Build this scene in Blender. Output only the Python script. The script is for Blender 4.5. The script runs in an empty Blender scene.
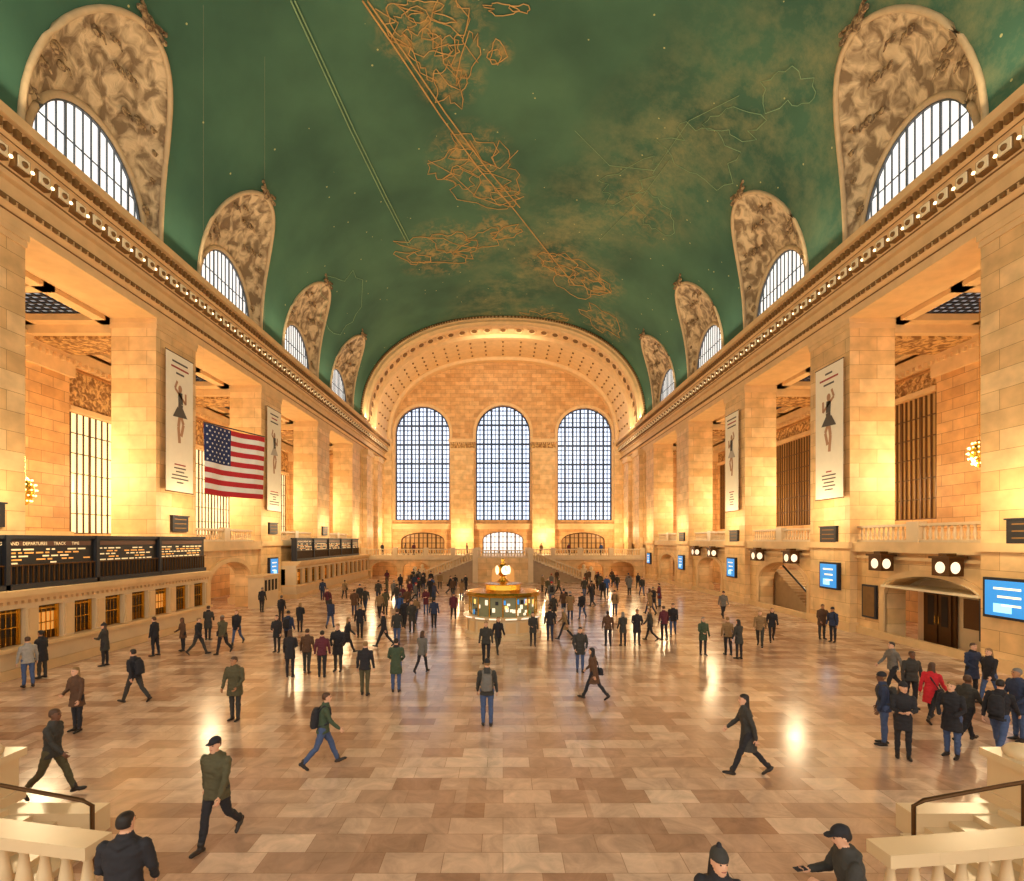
import bpy, math, random
from mathutils import Vector, Matrix, noise
from mathutils.bvhtree import BVHTree
random.seed(7)
sin, cos, pi, rad = math.sin, math.cos, math.pi, math.radians
SC = bpy.context.scene
F, CX, HY, CH = 510.0, 503.0, 540.0, 4.9   # focal length (px), principal point, camera height

def lin(h):
    h = h.lstrip('#'); o = []
    for i in (0, 2, 4):
        c = int(h[i:i+2], 16) / 255
        o.append(c/12.92 if c <= .04045 else ((c+.055)/1.055)**2.4)
    return (o[0], o[1], o[2], 1)

# vault section (slightly squared ellipse)
A_,B_,ZS = 18.5,13.5,20.45
NE=2.3
def ell(th,a=A_,b=B_):
    c,s=cos(th),sin(th)
    return (math.copysign(abs(c)**(2/NE),c)*a, ZS+b*max(0,s)**(2/NE))
def vaultpt(px,py,off=.06):
    dx=(px-CX)/F; dz=(HY-py)/F; lo,hi=5.0,200.0
    for _ in range(40):
        t=(lo+hi)/2; v=abs(dx*t/A_)**NE+(max(0,CH+dz*t-ZS)/B_)**NE
        if v>1: hi=t
        else: lo=t
    x,z=dx*t,CH+dz*t; k=1-off/17
    return Vector((x*k, t, ZS+(z-ZS)*k))

# ------------------------------------------------------------------ materials
def newmat(n):
    m = bpy.data.materials.new(n); m.use_nodes = True
    nt = m.node_tree; b = nt.nodes['Principled BSDF']
    return m, nt, b
def plain(n, c, r=.6, metal=0, var=.12, sc=3.0, bump=0.0):
    m, nt, b = newmat(n)
    c = lin(c)
    tc = nt.nodes.new('ShaderNodeTexCoord'); no = nt.nodes.new('ShaderNodeTexNoise')
    no.inputs['Scale'].default_value = sc; no.inputs['Detail'].default_value = 5
    nt.links.new(tc.outputs['Object'], no.inputs['Vector'])
    mx = nt.nodes.new('ShaderNodeMix'); mx.data_type = 'RGBA'
    mx.inputs[6].default_value = tuple(x*(1-var) for x in c[:3])+(1,)
    mx.inputs[7].default_value = tuple(min(1, x*(1+var)) for x in c[:3])+(1,)
    nt.links.new(no.outputs['Fac'], mx.inputs[0]); nt.links.new(mx.outputs[2], b.inputs['Base Color'])
    b.inputs['Roughness'].default_value = r; b.inputs['Metallic'].default_value = metal
    if bump:
        bp = nt.nodes.new('ShaderNodeBump'); bp.inputs['Strength'].default_value = bump
        nt.links.new(no.outputs['Fac'], bp.inputs['Height']); nt.links.new(bp.outputs[0], b.inputs['Normal'])
    return m
def emit(n, c, s):
    m, nt, b = newmat(n)
    b.inputs['Base Color'].default_value = lin(c); b.inputs['Emission Color'].default_value = lin(c)
    b.inputs['Emission Strength'].default_value = s; b.inputs['Roughness'].default_value = .3
    return m
def stone(n, c1, c2, mo, w=1.5, h=.62, ms=.012, r=.55):
    m, nt, b = newmat(n)
    uv = nt.nodes.new('ShaderNodeUVMap'); uv.uv_map = 'UVMap'
    br = nt.nodes.new('ShaderNodeTexBrick')
    br.inputs['Color1'].default_value = lin(c1); br.inputs['Color2'].default_value = lin(c2); br.inputs['Mortar'].default_value = lin(mo)
    br.inputs['Scale'].default_value = 1; br.inputs['Mortar Size'].default_value = ms
    br.inputs['Brick Width'].default_value = w; br.inputs['Row Height'].default_value = h
    nt.links.new(uv.outputs[0], br.inputs['Vector'])
    no = nt.nodes.new('ShaderNodeTexNoise'); no.inputs['Scale'].default_value = 1.2; no.inputs['Detail'].default_value = 8
    nt.links.new(uv.outputs[0], no.inputs['Vector'])
    mr = nt.nodes.new('ShaderNodeMapRange'); mr.inputs[1].default_value = .3; mr.inputs[2].default_value = .7
    mr.inputs[3].default_value = .78; mr.inputs[4].default_value = 1.14
    nt.links.new(no.outputs['Fac'], mr.inputs[0])
    mu = nt.nodes.new('ShaderNodeVectorMath'); mu.operation = 'SCALE'
    nt.links.new(br.outputs['Color'], mu.inputs[0]); nt.links.new(mr.outputs[0], mu.inputs['Scale'])
    nt.links.new(mu.outputs[0], b.inputs['Base Color'])
    bp = nt.nodes.new('ShaderNodeBump'); bp.inputs['Strength'].default_value = .35; bp.inputs['Distance'].default_value = .03; bp.invert = True
    nt.links.new(br.outputs['Fac'], bp.inputs['Height']); nt.links.new(bp.outputs[0], b.inputs['Normal'])
    b.inputs['Roughness'].default_value = r
    return m
def relief(n, c1, c2, sc=1.6, lo=.42, hi=.6, bumpd=.25):
    m, nt, b = newmat(n)
    tc = nt.nodes.new('ShaderNodeTexCoord')
    no = nt.nodes.new('ShaderNodeTexNoise'); no.inputs['Scale'].default_value = sc; no.inputs['Detail'].default_value = 7; no.inputs['Distortion'].default_value = .7
    nt.links.new(tc.outputs['Object'], no.inputs['Vector'])
    cr = nt.nodes.new('ShaderNodeValToRGB')
    cr.color_ramp.elements[0].position = lo; cr.color_ramp.elements[0].color = lin(c1)
    cr.color_ramp.elements[1].position = hi; cr.color_ramp.elements[1].color = lin(c2)
    nt.links.new(no.outputs['Fac'], cr.inputs[0]); nt.links.new(cr.outputs[0], b.inputs['Base Color'])
    bp = nt.nodes.new('ShaderNodeBump'); bp.inputs['Strength'].default_value = .7; bp.inputs['Distance'].default_value = bumpd
    nt.links.new(no.outputs['Fac'], bp.inputs['Height']); nt.links.new(bp.outputs[0], b.inputs['Normal'])
    b.inputs['Roughness'].default_value = .7
    return m

M_wall = stone('caen_stone_block', '#e3b277', '#cb965a', '#8c6034')
M_pier = stone('pier_stone_block', '#eec891', '#dcae73', '#a87a48', w=1.9, h=.75, ms=.009)
M_trim = plain('carved_stone', '#dfb985', .6, var=.2, sc=1.5, bump=.1)
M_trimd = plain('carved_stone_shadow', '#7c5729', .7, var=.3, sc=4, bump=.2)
M_block = plain('rosette_cream', '#f7e3bd', .6)
M_relief = relief('lunette_relief', '#80684a', '#d6bb92', sc=1.5, lo=.4, hi=.6)
M_rim = plain('lunette_rim_stone', '#c4a77e', .7, var=.25, sc=3, bump=.2)
M_frieze = relief('frieze_relief', '#8a5e2e', '#dcae6c', sc=3.5)
M_marble = plain('tennessee_marble', '#dcc198', .3, var=.15, sc=1.2)
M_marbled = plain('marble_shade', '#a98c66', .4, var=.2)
M_iron = plain('dark_iron', '#2a2c33', .45, .3)
M_bars = plain('window_mullion', '#5b6168', .5, .1)
M_bronze = plain('bronze', '#5a3c1c', .4, .6)
M_brass = plain('brass', '#d8a540', .25, .9)
M_brgr = plain('bronze_grille', '#6b4720', .5, .2)
M_glassD = emit('daylight_glass', '#ebe9e4', 1.35)
M_glassE = emit('end_window_glass', '#c4d2ea', 1.7)
M_glassL = emit('lit_cream_glass', '#efe0b0', 1.0)
M_glassR = emit('lit_amber_glass', '#b07e40', .45)
M_warm = emit('warm_interior', '#ffca70', 1.4)
M_bulb = emit('bulb', '#ffe9b8', 3.0)
M_bulbc = emit('chandelier_bulb', '#ffdf9c', 2.6)
M_screen = emit('blue_screen', '#2f86cf', .95)
M_white = emit('white_sign', '#fff0d4', .8)
M_black = plain('black_panel', '#17181c', .4)
M_led = emit('led_text', '#e8cf9c', .7)
M_ledo = emit('led_text_amber', '#e09a4c', .7)
M_dark = plain('dark_doorway', '#2a1c10', .8)
M_ink = plain('banner_ink', '#5a524a', .8)

# floor
M_floor, nt, b = newmat('marble_floor_tiles')
tc = nt.nodes.new('ShaderNodeTexCoord')
mp = nt.nodes.new('ShaderNodeMapping')
nt.links.new(tc.outputs['Object'], mp.inputs['Vector'])
def brick(w, h, c1, c2, mo, ms, off=.5):
    br = nt.nodes.new('ShaderNodeTexBrick'); br.inputs['Scale'].default_value = 1; br.offset=off
    br.inputs['Brick Width'].default_value = w; br.inputs['Row Height'].default_value = h
    br.inputs['Color1'].default_value = lin(c1); br.inputs['Color2'].default_value = lin(c2)
    br.inputs['Mortar'].default_value = lin(mo); br.inputs['Mortar Size'].default_value = ms
    nt.links.new(mp.outputs[0], br.inputs['Vector']); return br
b1 = brick(.92, .5, '#f3d6bb', '#bd967a', '#b08c6e', .005, .37)
b3 = brick(2.3, 1.5, '#ffffff', '#cdb4a2', '#ffffff', 0, .3)
mm = nt.nodes.new('ShaderNodeMix'); mm.data_type = 'RGBA'; mm.blend_type = 'MULTIPLY'; mm.inputs[0].default_value = .6
nt.links.new(b1.outputs[0], mm.inputs[6]); nt.links.new(b3.outputs[0], mm.inputs[7])
no = nt.nodes.new('ShaderNodeTexNoise'); no.inputs['Scale'].default_value = 1.6; no.inputs['Detail'].default_value = 10; no.inputs['Distortion'].default_value = 1.2; no.inputs['Roughness'].default_value = .65
nt.links.new(mp.outputs[0], no.inputs['Vector'])
mr = nt.nodes.new('ShaderNodeMapRange'); mr.inputs[1].default_value = .3; mr.inputs[2].default_value = .7; mr.inputs[3].default_value = .7; mr.inputs[4].default_value = 1.16
nt.links.new(no.outputs['Fac'], mr.inputs[0])
mu = nt.nodes.new('ShaderNodeVectorMath'); mu.operation = 'SCALE'
nt.links.new(mm.outputs[2], mu.inputs[0]); nt.links.new(mr.outputs[0], mu.inputs['Scale'])
nt.links.new(mu.outputs[0], b.inputs['Base Color'])
mr2 = nt.nodes.new('ShaderNodeMapRange'); mr2.inputs[3].default_value = .1; mr2.inputs[4].default_value = .3
nt.links.new(no.outputs['Fac'], mr2.inputs[0]); nt.links.new(mr2.outputs[0], b.inputs['Roughness'])

# ceiling
M_ceil, nt, b = newmat('painted_zodiac_ceiling')
N_=nt.nodes.new; LK=nt.links.new
tc = N_('ShaderNodeTexCoord')
no = N_('ShaderNodeTexNoise'); no.inputs['Scale'].default_value = .14; no.inputs['Detail'].default_value = 9
LK(tc.outputs['Object'], no.inputs['Vector'])
cr = N_('ShaderNodeValToRGB')
cr.color_ramp.elements[0].position = .3; cr.color_ramp.elements[0].color = lin('#294f3e')
cr.color_ramp.elements[1].position = .72; cr.color_ramp.elements[1].color = lin('#4a7357')
LK(no.outputs['Fac'], cr.inputs[0])
dt = N_('ShaderNodeVectorMath'); dt.operation = 'DOT_PRODUCT'; dt.inputs[1].default_value = (.909, .417, 0)
LK(tc.outputs['Object'], dt.inputs[0])
sb = N_('ShaderNodeMath'); sb.operation = 'SUBTRACT'; sb.inputs[1].default_value = .909*10.5+.417*38
LK(dt.outputs['Value'], sb.inputs[0])
ab = N_('ShaderNodeMath'); ab.operation = 'ABSOLUTE'; LK(sb.outputs[0], ab.inputs[0])
ms = N_('ShaderNodeMapRange'); ms.inputs[1].default_value = 0; ms.inputs[2].default_value = 6.5; ms.inputs[3].default_value = .6; ms.inputs[4].default_value = 0
LK(ab.outputs[0], ms.inputs[0])
n2 = N_('ShaderNodeTexNoise'); n2.inputs['Scale'].default_value = .4; n2.inputs['Detail'].default_value = 12; n2.inputs['Roughness'].default_value = .75
LK(tc.outputs['Object'], n2.inputs['Vector'])
m2 = N_('ShaderNodeMapRange'); m2.inputs[1].default_value = .42; m2.inputs[2].default_value = .66
LK(n2.outputs['Fac'], m2.inputs[0])
pm = N_('ShaderNodeMath'); pm.operation = 'MULTIPLY'
LK(ms.outputs[0], pm.inputs[0]); LK(m2.outputs[0], pm.inputs[1])
mh = N_('ShaderNodeMix'); mh.data_type = 'RGBA'; mh.inputs[7].default_value = lin('#a09a68')
LK(pm.outputs[0], mh.inputs[0]); LK(cr.outputs[0], mh.inputs[6])
n3 = N_('ShaderNodeTexNoise'); n3.inputs['Scale'].default_value = 1.1; n3.inputs['Detail'].default_value = 12; n3.inputs['Roughness'].default_value = .75; n3.inputs['Distortion'].default_value = .6
LK(tc.outputs['Object'], n3.inputs['Vector'])
last=None
for px,py,rr_ in ((432,22,2.8),(450,78,1.8),(498,52,.8),(408,40,1.4),(470,155,2.6),(495,190,2.2),(445,250,3.8),(500,232,2.4),(555,262,3),(592,282,3),(545,318,3),(605,322,2.8),(640,210,3.5)):
    v=vaultpt(px,py,0); ds=N_('ShaderNodeVectorMath'); ds.operation='DISTANCE'; ds.inputs[1].default_value=v
    LK(tc.outputs['Object'], ds.inputs[0])
    q=N_('ShaderNodeMapRange'); q.inputs[1].default_value=rr_*.25; q.inputs[2].default_value=rr_*1.4; q.inputs[3].default_value=1 if px!=640 else .4; q.inputs[4].default_value=0
    LK(ds.outputs['Value'], q.inputs[0])
    if last is None: last=q.outputs[0]
    else:
        x=N_('ShaderNodeMath'); x.operation='MAXIMUM'; LK(last,x.inputs[0]); LK(q.outputs[0],x.inputs[1]); last=x.outputs[0]
g3=N_('ShaderNodeMapRange'); g3.inputs[1].default_value=.46; g3.inputs[2].default_value=.62; g3.inputs[4].default_value=.8; LK(n3.outputs['Fac'],g3.inputs[0])
gm=N_('ShaderNodeMath'); gm.operation='MULTIPLY'; LK(last,gm.inputs[0]); LK(g3.outputs[0],gm.inputs[1])
mg=N_('ShaderNodeMix'); mg.data_type='RGBA'; mg.inputs[7].default_value=lin('#c39a58'); LK(gm.outputs[0],mg.inputs[0]); LK(mh.outputs[2],mg.inputs[6])
vo = N_('ShaderNodeTexVoronoi'); vo.inputs['Scale'].default_value = .9
LK(tc.outputs['Object'], vo.inputs['Vector'])
ls = N_('ShaderNodeMath'); ls.operation = 'LESS_THAN'; ls.inputs[1].default_value = .055
LK(vo.outputs['Distance'], ls.inputs[0])
m3 = N_('ShaderNodeMix'); m3.data_type = 'RGBA'; m3.inputs[7].default_value = lin('#b9b679')
LK(ls.outputs[0], m3.inputs[0]); LK(mg.outputs[2], m3.inputs[6])
LK(m3.outputs[2], b.inputs['Base Color']); b.inputs['Roughness'].default_value = .85
M_gold = plain('gold_leaf_line', '#c79c5c', .7, 0, .35, .8)
M_goldp = plain('pale_line', '#87a578', .7, 0, .3, .5)

# ------------------------------------------------------------------ mesh builder
class MB:
    def __init__(s): s.v=[]; s.f=[]; s.m=[]; s.s=[]
    def poly(s, pts, mat=0, sm=False):
        i=len(s.v); s.v += [tuple(p) for p in pts]; s.f.append(tuple(range(i,i+len(pts)))); s.m.append(mat); s.s.append(sm)
    def grid(s, rows, mat=0, sm=True, closed=False):
        i=len(s.v); n=len(rows[0])
        for r in rows: s.v += [tuple(p) for p in r]
        for a in range(len(rows)-1):
            for c in range(n if closed else n-1):
                d=(c+1)%n
                s.f.append((i+a*n+c, i+a*n+d, i+(a+1)*n+d, i+(a+1)*n+c)); s.m.append(mat); s.s.append(sm)
    def hexa(s, p, mat=0):
        i=len(s.v); s.v += [tuple(q) for q in p]
        for q in ((0,1,2,3),(7,6,5,4),(0,4,5,1),(1,5,6,2),(2,6,7,3),(3,7,4,0)):
            s.f.append(tuple(i+k for k in q)); s.m.append(mat); s.s.append(False)
    def box(s, x0,x1,y0,y1,z0,z1, mat=0):
        s.hexa([(x0,y0,z0),(x0,y1,z0),(x1,y1,z0),(x1,y0,z0),(x0,y0,z1),(x0,y1,z1),(x1,y1,z1),(x1,y0,z1)], mat)
    def mbox(s, mp, u0,u1,z0,z1,d0,d1, mat=0):
        s.hexa([mp(u0,z0,d0),mp(u1,z0,d0),mp(u1,z0,d1),mp(u0,z0,d1),mp(u0,z1,d0),mp(u1,z1,d0),mp(u1,z1,d1),mp(u0,z1,d1)], mat)
    def tube(s, pts, r, mat=0, seg=8, sm=True):
        pts=[Vector(p) for p in pts]
        if not isinstance(r,(list,tuple)): r=[r]*len(pts)
        rows=[]
        for k,p in enumerate(pts):
            d=(pts[min(k+1,len(pts)-1)]-pts[max(k-1,0)])
            d = d.normalized() if d.length>1e-9 else Vector((0,0,1))
            ref=Vector((0,0,1)) if abs(d.z)<.9 else Vector((0,1,0))
            a=d.cross(ref).normalized(); c=d.cross(a)
            rows.append([p+r[k]*(cos(t*2*pi/seg)*a+sin(t*2*pi/seg)*c) for t in range(seg)])
        s.grid(rows, mat, sm, True); s.poly(rows[0],mat); s.poly(rows[-1],mat)
    def ball(s, c, r, mat=0, nu=10, nv=7, sc=(1,1,1)):
        rows=[]
        for j in range(nv+1):
            t=pi*j/nv
            rows.append([(c[0]+r*sc[0]*sin(t)*cos(2*pi*k/nu), c[1]+r*sc[1]*sin(t)*sin(2*pi*k/nu), c[2]+r*sc[2]*cos(t)) for k in range(nu)])
        s.grid(rows, mat, True, True)
    def lathe(s, cx,cy,prof, mat=0, seg=24, sm=False):
        rows=[[(cx+r*cos(2*pi*k/seg), cy+r*sin(2*pi*k/seg), z) for k in range(seg)] for r,z in prof]
        s.grid(rows, mat, sm, True)
    def build(s, name, mats, parent=None):
        me=bpy.data.meshes.new(name); me.from_pydata(s.v,[],s.f)
        for m in mats: me.materials.append(m)
        me.polygons.foreach_set('material_index', s.m); me.polygons.foreach_set('use_smooth', s.s)
        uv=me.uv_layers.new(name='UVMap')
        for p in me.polygons:
            n=p.normal; ax,ay,az=abs(n.x),abs(n.y),abs(n.z)
            for li in p.loop_indices:
                co=me.vertices[me.loops[li].vertex_index].co
                if ax>=ay and ax>=az: uv.data[li].uv=(co.y,co.z)
                elif ay>=az: uv.data[li].uv=(co.x,co.z)
                else: uv.data[li].uv=(co.y,co.x)
        me.update(); o=bpy.data.objects.new(name,me); SC.collection.objects.link(o)
        if parent: o.parent=parent
        return o
def empty(name, loc=(0,0,0)):
    o=bpy.data.objects.new(name,None); o.location=loc; SC.collection.objects.link(o); return o

HWX = 18.5
mL = lambda u,z,d: (-(HWX+d), u, z)
mR = lambda u,z,d: (HWX+d, u, z)
YE = 80.0
mE = lambda u,z,d: (u, YE+d, z)
PIERS = [6.5, 18.0, 28.95, 40.75, 52.6, 64.4]
BAYS = [0.6, 12.1, 23.5, 34.9, 46.7, 58.5]
Y0 = -5.6; YA = 66.3

def arch_wall(mb, mp, u0,u1,z0,z1,d0,d1, ops, mat=0, N=14):
    cur=u0
    for (uc,hw,sill,spr,rise) in sorted(ops):
        mb.mbox(mp, cur, uc-hw, z0,z1,d0,d1,mat)
        if sill>z0: mb.mbox(mp, uc-hw,uc+hw,z0,sill,d0,d1,mat)
        for k in range(N):
            a0=pi*k/N; a1=pi*(k+1)/N
            ua,za=uc-hw*cos(a0), spr+rise*sin(a0); ub,zb=uc-hw*cos(a1), spr+rise*sin(a1)
            mb.hexa([mp(ua,za,d0),mp(ub,zb,d0),mp(ub,zb,d1),mp(ua,za,d1),mp(ua,z1,d0),mp(ub,z1,d0),mp(ub,z1,d1),mp(ua,z1,d1)],mat)
        cur=uc+hw
    mb.mbox(mp, cur,u1,z0,z1,d0,d1,mat)
def arch_mould(mb, mp, uc,hw,base,spr,rise,w,d0,d1,mat,N=20):
    def P(k,e):
        a=pi*k/N; return (uc-(hw+e)*cos(a), spr+(rise+e)*sin(a))
    for k in range(N):
        a,b,c,d=P(k,0),P(k+1,0),P(k+1,w),P(k,w)
        mb.hexa([mp(*a,d0),mp(*b,d0),mp(*c,d0),mp(*d,d0),mp(*a,d1),mp(*b,d1),mp(*c,d1),mp(*d,d1)],mat)
    for sg in (-1,1):
        u=uc+sg*hw; mb.mbox(mp, min(u,u+sg*w),max(u,u+sg*w),base,spr,d0,d1,mat)
def window(name, mp, uc,hw,sill,spr,rise,nx,nz,d, glass,bars, bt=.06, major=2, N=24, dp=.16):
    mb=MB()
    pts=[mp(uc-hw,sill,d+.12),mp(uc+hw,sill,d+.12)]
    pts+=[mp(uc+hw*cos(pi*k/N), spr+rise*sin(pi*k/N), d+.12) for k in range(N+1)]
    mb.poly(pts,0)
    for i in range(nx+1):
        u=-hw+2*hw*i/nx; f=max(0,1-(u/hw)**2); zt=spr+rise*math.sqrt(f)
        w=bt*(1.9 if (major and i%major==0) else .8)
        if zt-sill>.1: mb.mbox(mp,uc+u-w/2,uc+u+w/2,sill,zt,d+.1-dp,d+.1,1)
    top=spr+rise
    for j in range(nz+1):
        z=sill+(top-sill)*j/nz
        h=hw if z<=spr else hw*math.sqrt(max(0,1-((z-spr)/max(rise,.01))**2))
        w=bt*(1.9 if (major and j%(major*2)==0) else .8)
        if h>.05: mb.mbox(mp,uc-h,uc+h,z-w/2,z+w/2,d+.1-dp*.8,d+.1,1)
    if rise>.01: arch_mould(mb,mp,uc,hw-.15,sill,spr,rise-.15,.2,d-.02,d+.1,1,N)
    return mb.build(name,[glass,bars])

# ------------------------------------------------------------------ floor
mb=MB(); mb.poly([(-30,Y0,0),(30,Y0,0),(30,82,0),(-30,82,0)]); mb.build('floor',[M_floor])

# ------------------------------------------------------------------ ceiling vault
S_=.55; HWB=4.0
mb=MB(); rows=[]; ys=[]
ys.append((Y0,0))
for yc in BAYS:
    for k in range(0,25):
        a=pi*k/24; y=yc-HWB*cos(a)
        if y>Y0+.01: ys.append((y, S_*sin(a)))
ys.append((YA+.3,0))
for y,s in ys:
    r=[]
    for j in range(57):
        th=s+(pi-2*s)*j/56; x,z=ell(th); r.append((x,y,z))
    rows.append(r)
mb.grid(rows,0,True); mb.build('ceiling',[M_ceil])

def skyline(name, lines, mat, r):
    mb=MB()
    for L in lines:
        P=[]
        for i in range(len(L)-1):
            (x0,y0),(x1,y1)=L[i],L[i+1]; n=max(1,int(math.hypot(x1-x0,y1-y0)/14))
            for k in range(n): P.append(vaultpt(x0+(x1-x0)*k/n,y0+(y1-y0)*k/n))
        P.append(vaultpt(*L[-1])); mb.tube(P,r,0,4)
    return mb.build(name,[mat])
def wig(cx,cy,rx,ry,rot=0,n=26,amp=.35,seed=0):
    R=random.Random(seed); pts=[]
    for k in range(n+1):
        a=2*pi*(k%n)/n; rr=1+amp*(noise.noise(Vector((cos(a)*1.7+seed*3.1,sin(a)*1.7,seed)))*2)+ (R.random()-.5)*.22*(0 if k%n==0 else 1)
        x=rx*rr*cos(a); y=ry*rr*sin(a)
        pts.append((cx+x*cos(rot)-y*sin(rot), cy+x*sin(rot)+y*cos(rot)))
    pts[-1]=pts[0]; return pts
skyline('ceiling_constellation_ecliptic',[[(362,0),(400,55),(440,115),(480,170),(515,210),(545,248),(575,285)],[(367,0),(404,52),(445,112),(486,167),(520,207)]],M_gold,.055)
skyline('ceiling_constellation_meridian',[[(290,0),(318,60),(350,130),(382,195),(408,245)],[(294,0),(322,60),(353.5,129),(384.5,193),(410,243)]],M_goldp,.045)
figs=[wig(420,30,36,16,.5,30,.5,1),wig(448,25,20,28,.2,26,.4,2),wig(400,20,18,10,.9,20,.4,3),wig(430,55,30,20,1.0,28,.6,4),wig(452,85,14,18,.2,22,.6,5),wig(468,60,8,26,.3,22,.5,6),
 wig(425,12,24,9,.2,30,.6,41),wig(445,45,14,10,.4,20,.5,42),wig(520,8,10,4,.1,14,.4,43)]
figs+=[[(375,8),(398,22),(390,40),(412,48),(420,72),(436,80)],[(455,0),(470,18),(462,40),(478,62)]]
figs+=[wig(500,8,16,5,.1,18,.4,7),wig(498,52,9,10,0,18,.4,8),wig(496,55,6,7,0,14,.4,9)]
figs+=[wig(470,150,26,13,.3,26,.5,11),wig(500,170,20,24,.5,26,.5,12),wig(448,165,22,12,-.4,24,.5,13),wig(480,185,34,15,.2,28,.5,14),wig(505,195,14,8,.2,20,.5,15),wig(460,178,14,10,.2,20,.5,16)]
figs+=[[(428,160),(450,172),(476,196),(500,205),(524,196)],[(470,140),(482,160),(500,168),(518,150)]]
skyline('ceiling_constellation_figure',figs,M_gold,.032)
figs=[wig(435,250,34,9,.15,26,.5,21),wig(455,245,20,12,.1,24,.5,22),wig(415,258,16,6,.2,18,.5,23),wig(480,240,18,8,-.3,20,.5,24),wig(505,232,14,5,-.2,16,.5,25),
      wig(560,265,20,9,.4,24,.4,26),wig(590,282,20,10,.4,22,.4,27),wig(575,275,30,14,.45,30,.5,28),wig(565,272,12,5,.4,18,.3,29),wig(594,285,12,5,.4,18,.3,30),wig(540,318,26,7,.1,22,.5,31),wig(600,320,20,8,.6,22,.5,32)]
skyline('ceiling_constellation_figure',figs,M_gold,.038)
figs=[wig(700,150,34,24,.6,26,.5,51),wig(735,125,24,14,.2,22,.5,52),wig(655,215,26,18,.9,24,.5,53),wig(630,180,30,12,-.4,24,.5,54),wig(790,90,24,20,.3,22,.5,55),wig(340,300,20,30,.3,22,.5,56),[(575,130),(610,165),(655,170),(690,120),(740,95)],[(600,240),(640,200),(670,160)]]
skyline('ceiling_constellation_figure',figs,M_goldp,.018)

# ------------------------------------------------------------------ lunettes
wn=1
M_cart=relief('cartouche','#6a5034','#b39468',6)
for sd,mp in ((-1,mL),(1,mR)):
    for yc in BAYS:
        root=empty('lunette_vault')
        mb=MB(); N=32; rows=[]
        WY=yc+.1
        for q in range(6):
            t=q/5; r=[]
            for k in range(N+1):
                a=pi*k/N
                yw,zw,xw=WY-3.3*cos(a),20.75+3.75*sin(a),19.0
                xg,zg=ell(S_*sin(a)); yg=yc-HWB*cos(a)
                tt=t**.85
                r.append((sd*(xw+(xg-xw)*t), yw+(yg-yw)*tt, zw+(zg-zw)*tt+.25*sin(pi*t)*sin(a)))
            rows.append(r)
        mb.grid(rows,0,True)
        mb.build('relief_panel',[M_relief],root)
        mb=MB()
        G_=[(sd*(ell(S_*sin(pi*k/N))[0]-.05), yc-HWB*cos(pi*k/N), ell(S_*sin(pi*k/N))[1]) for k in range(N+1)]
        mb.tube(G_,.13,0,6)
        mb.tube([(sd*18.95, WY-3.35*cos(pi*k/N), 20.75+3.8*sin(pi*k/N)) for k in range(N+1)],.16,0,6)
        tx,tz=ell(S_); T=Vector((sd*(tx-.1),yc-.5,tz+.1))
        mb.ball(T+Vector((0,0,.1)),.36,1,10,7,(.6,1,1.2))
        for k in range(9):
            a=-.3+(pi+.6)*k/8
            e=T+Vector((-sd*.2, -cos(a)*.85, .15+sin(a)*.95))
            mb.tube([T, T+(e-T)*.6+Vector((0,0,.1)), e, e+Vector((0,.12*cos(a),-.15))],[.11,.13,.09,.04],1,6)
            mb.ball(e,.13,1,6,5)
        Rk=random.Random(5)
        for k in range(3,30,2):
            a=pi*k/32; xg,zg=ell(S_*sin(a)); f=Rk.uniform(.3,.75)
            p=Vector((sd*(xg*f+19.0*(1-f)+.02), yc-(f*HWB+(1-f)*3.3)*cos(a), (f*zg+(1-f)*(20.75+3.75*sin(a)))+.12*sin(a)))
            mb.ball(p,Rk.uniform(.14,.26),1,8,6,(.5,1.2,1))
            mb.tube([p,p+Vector((0,.35,.15)),p+Vector((0,.55,-.1))],[.09,.07,.03],1,5)
        mb.build('rim_and_cartouche',[M_rim,M_cart],root)
        window('window_%d'%wn,mp,WY,3.25,20.5,20.8,3.7,14,2,.5,M_glassD,M_bars,.045,4,24,.08); wn+=1

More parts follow.
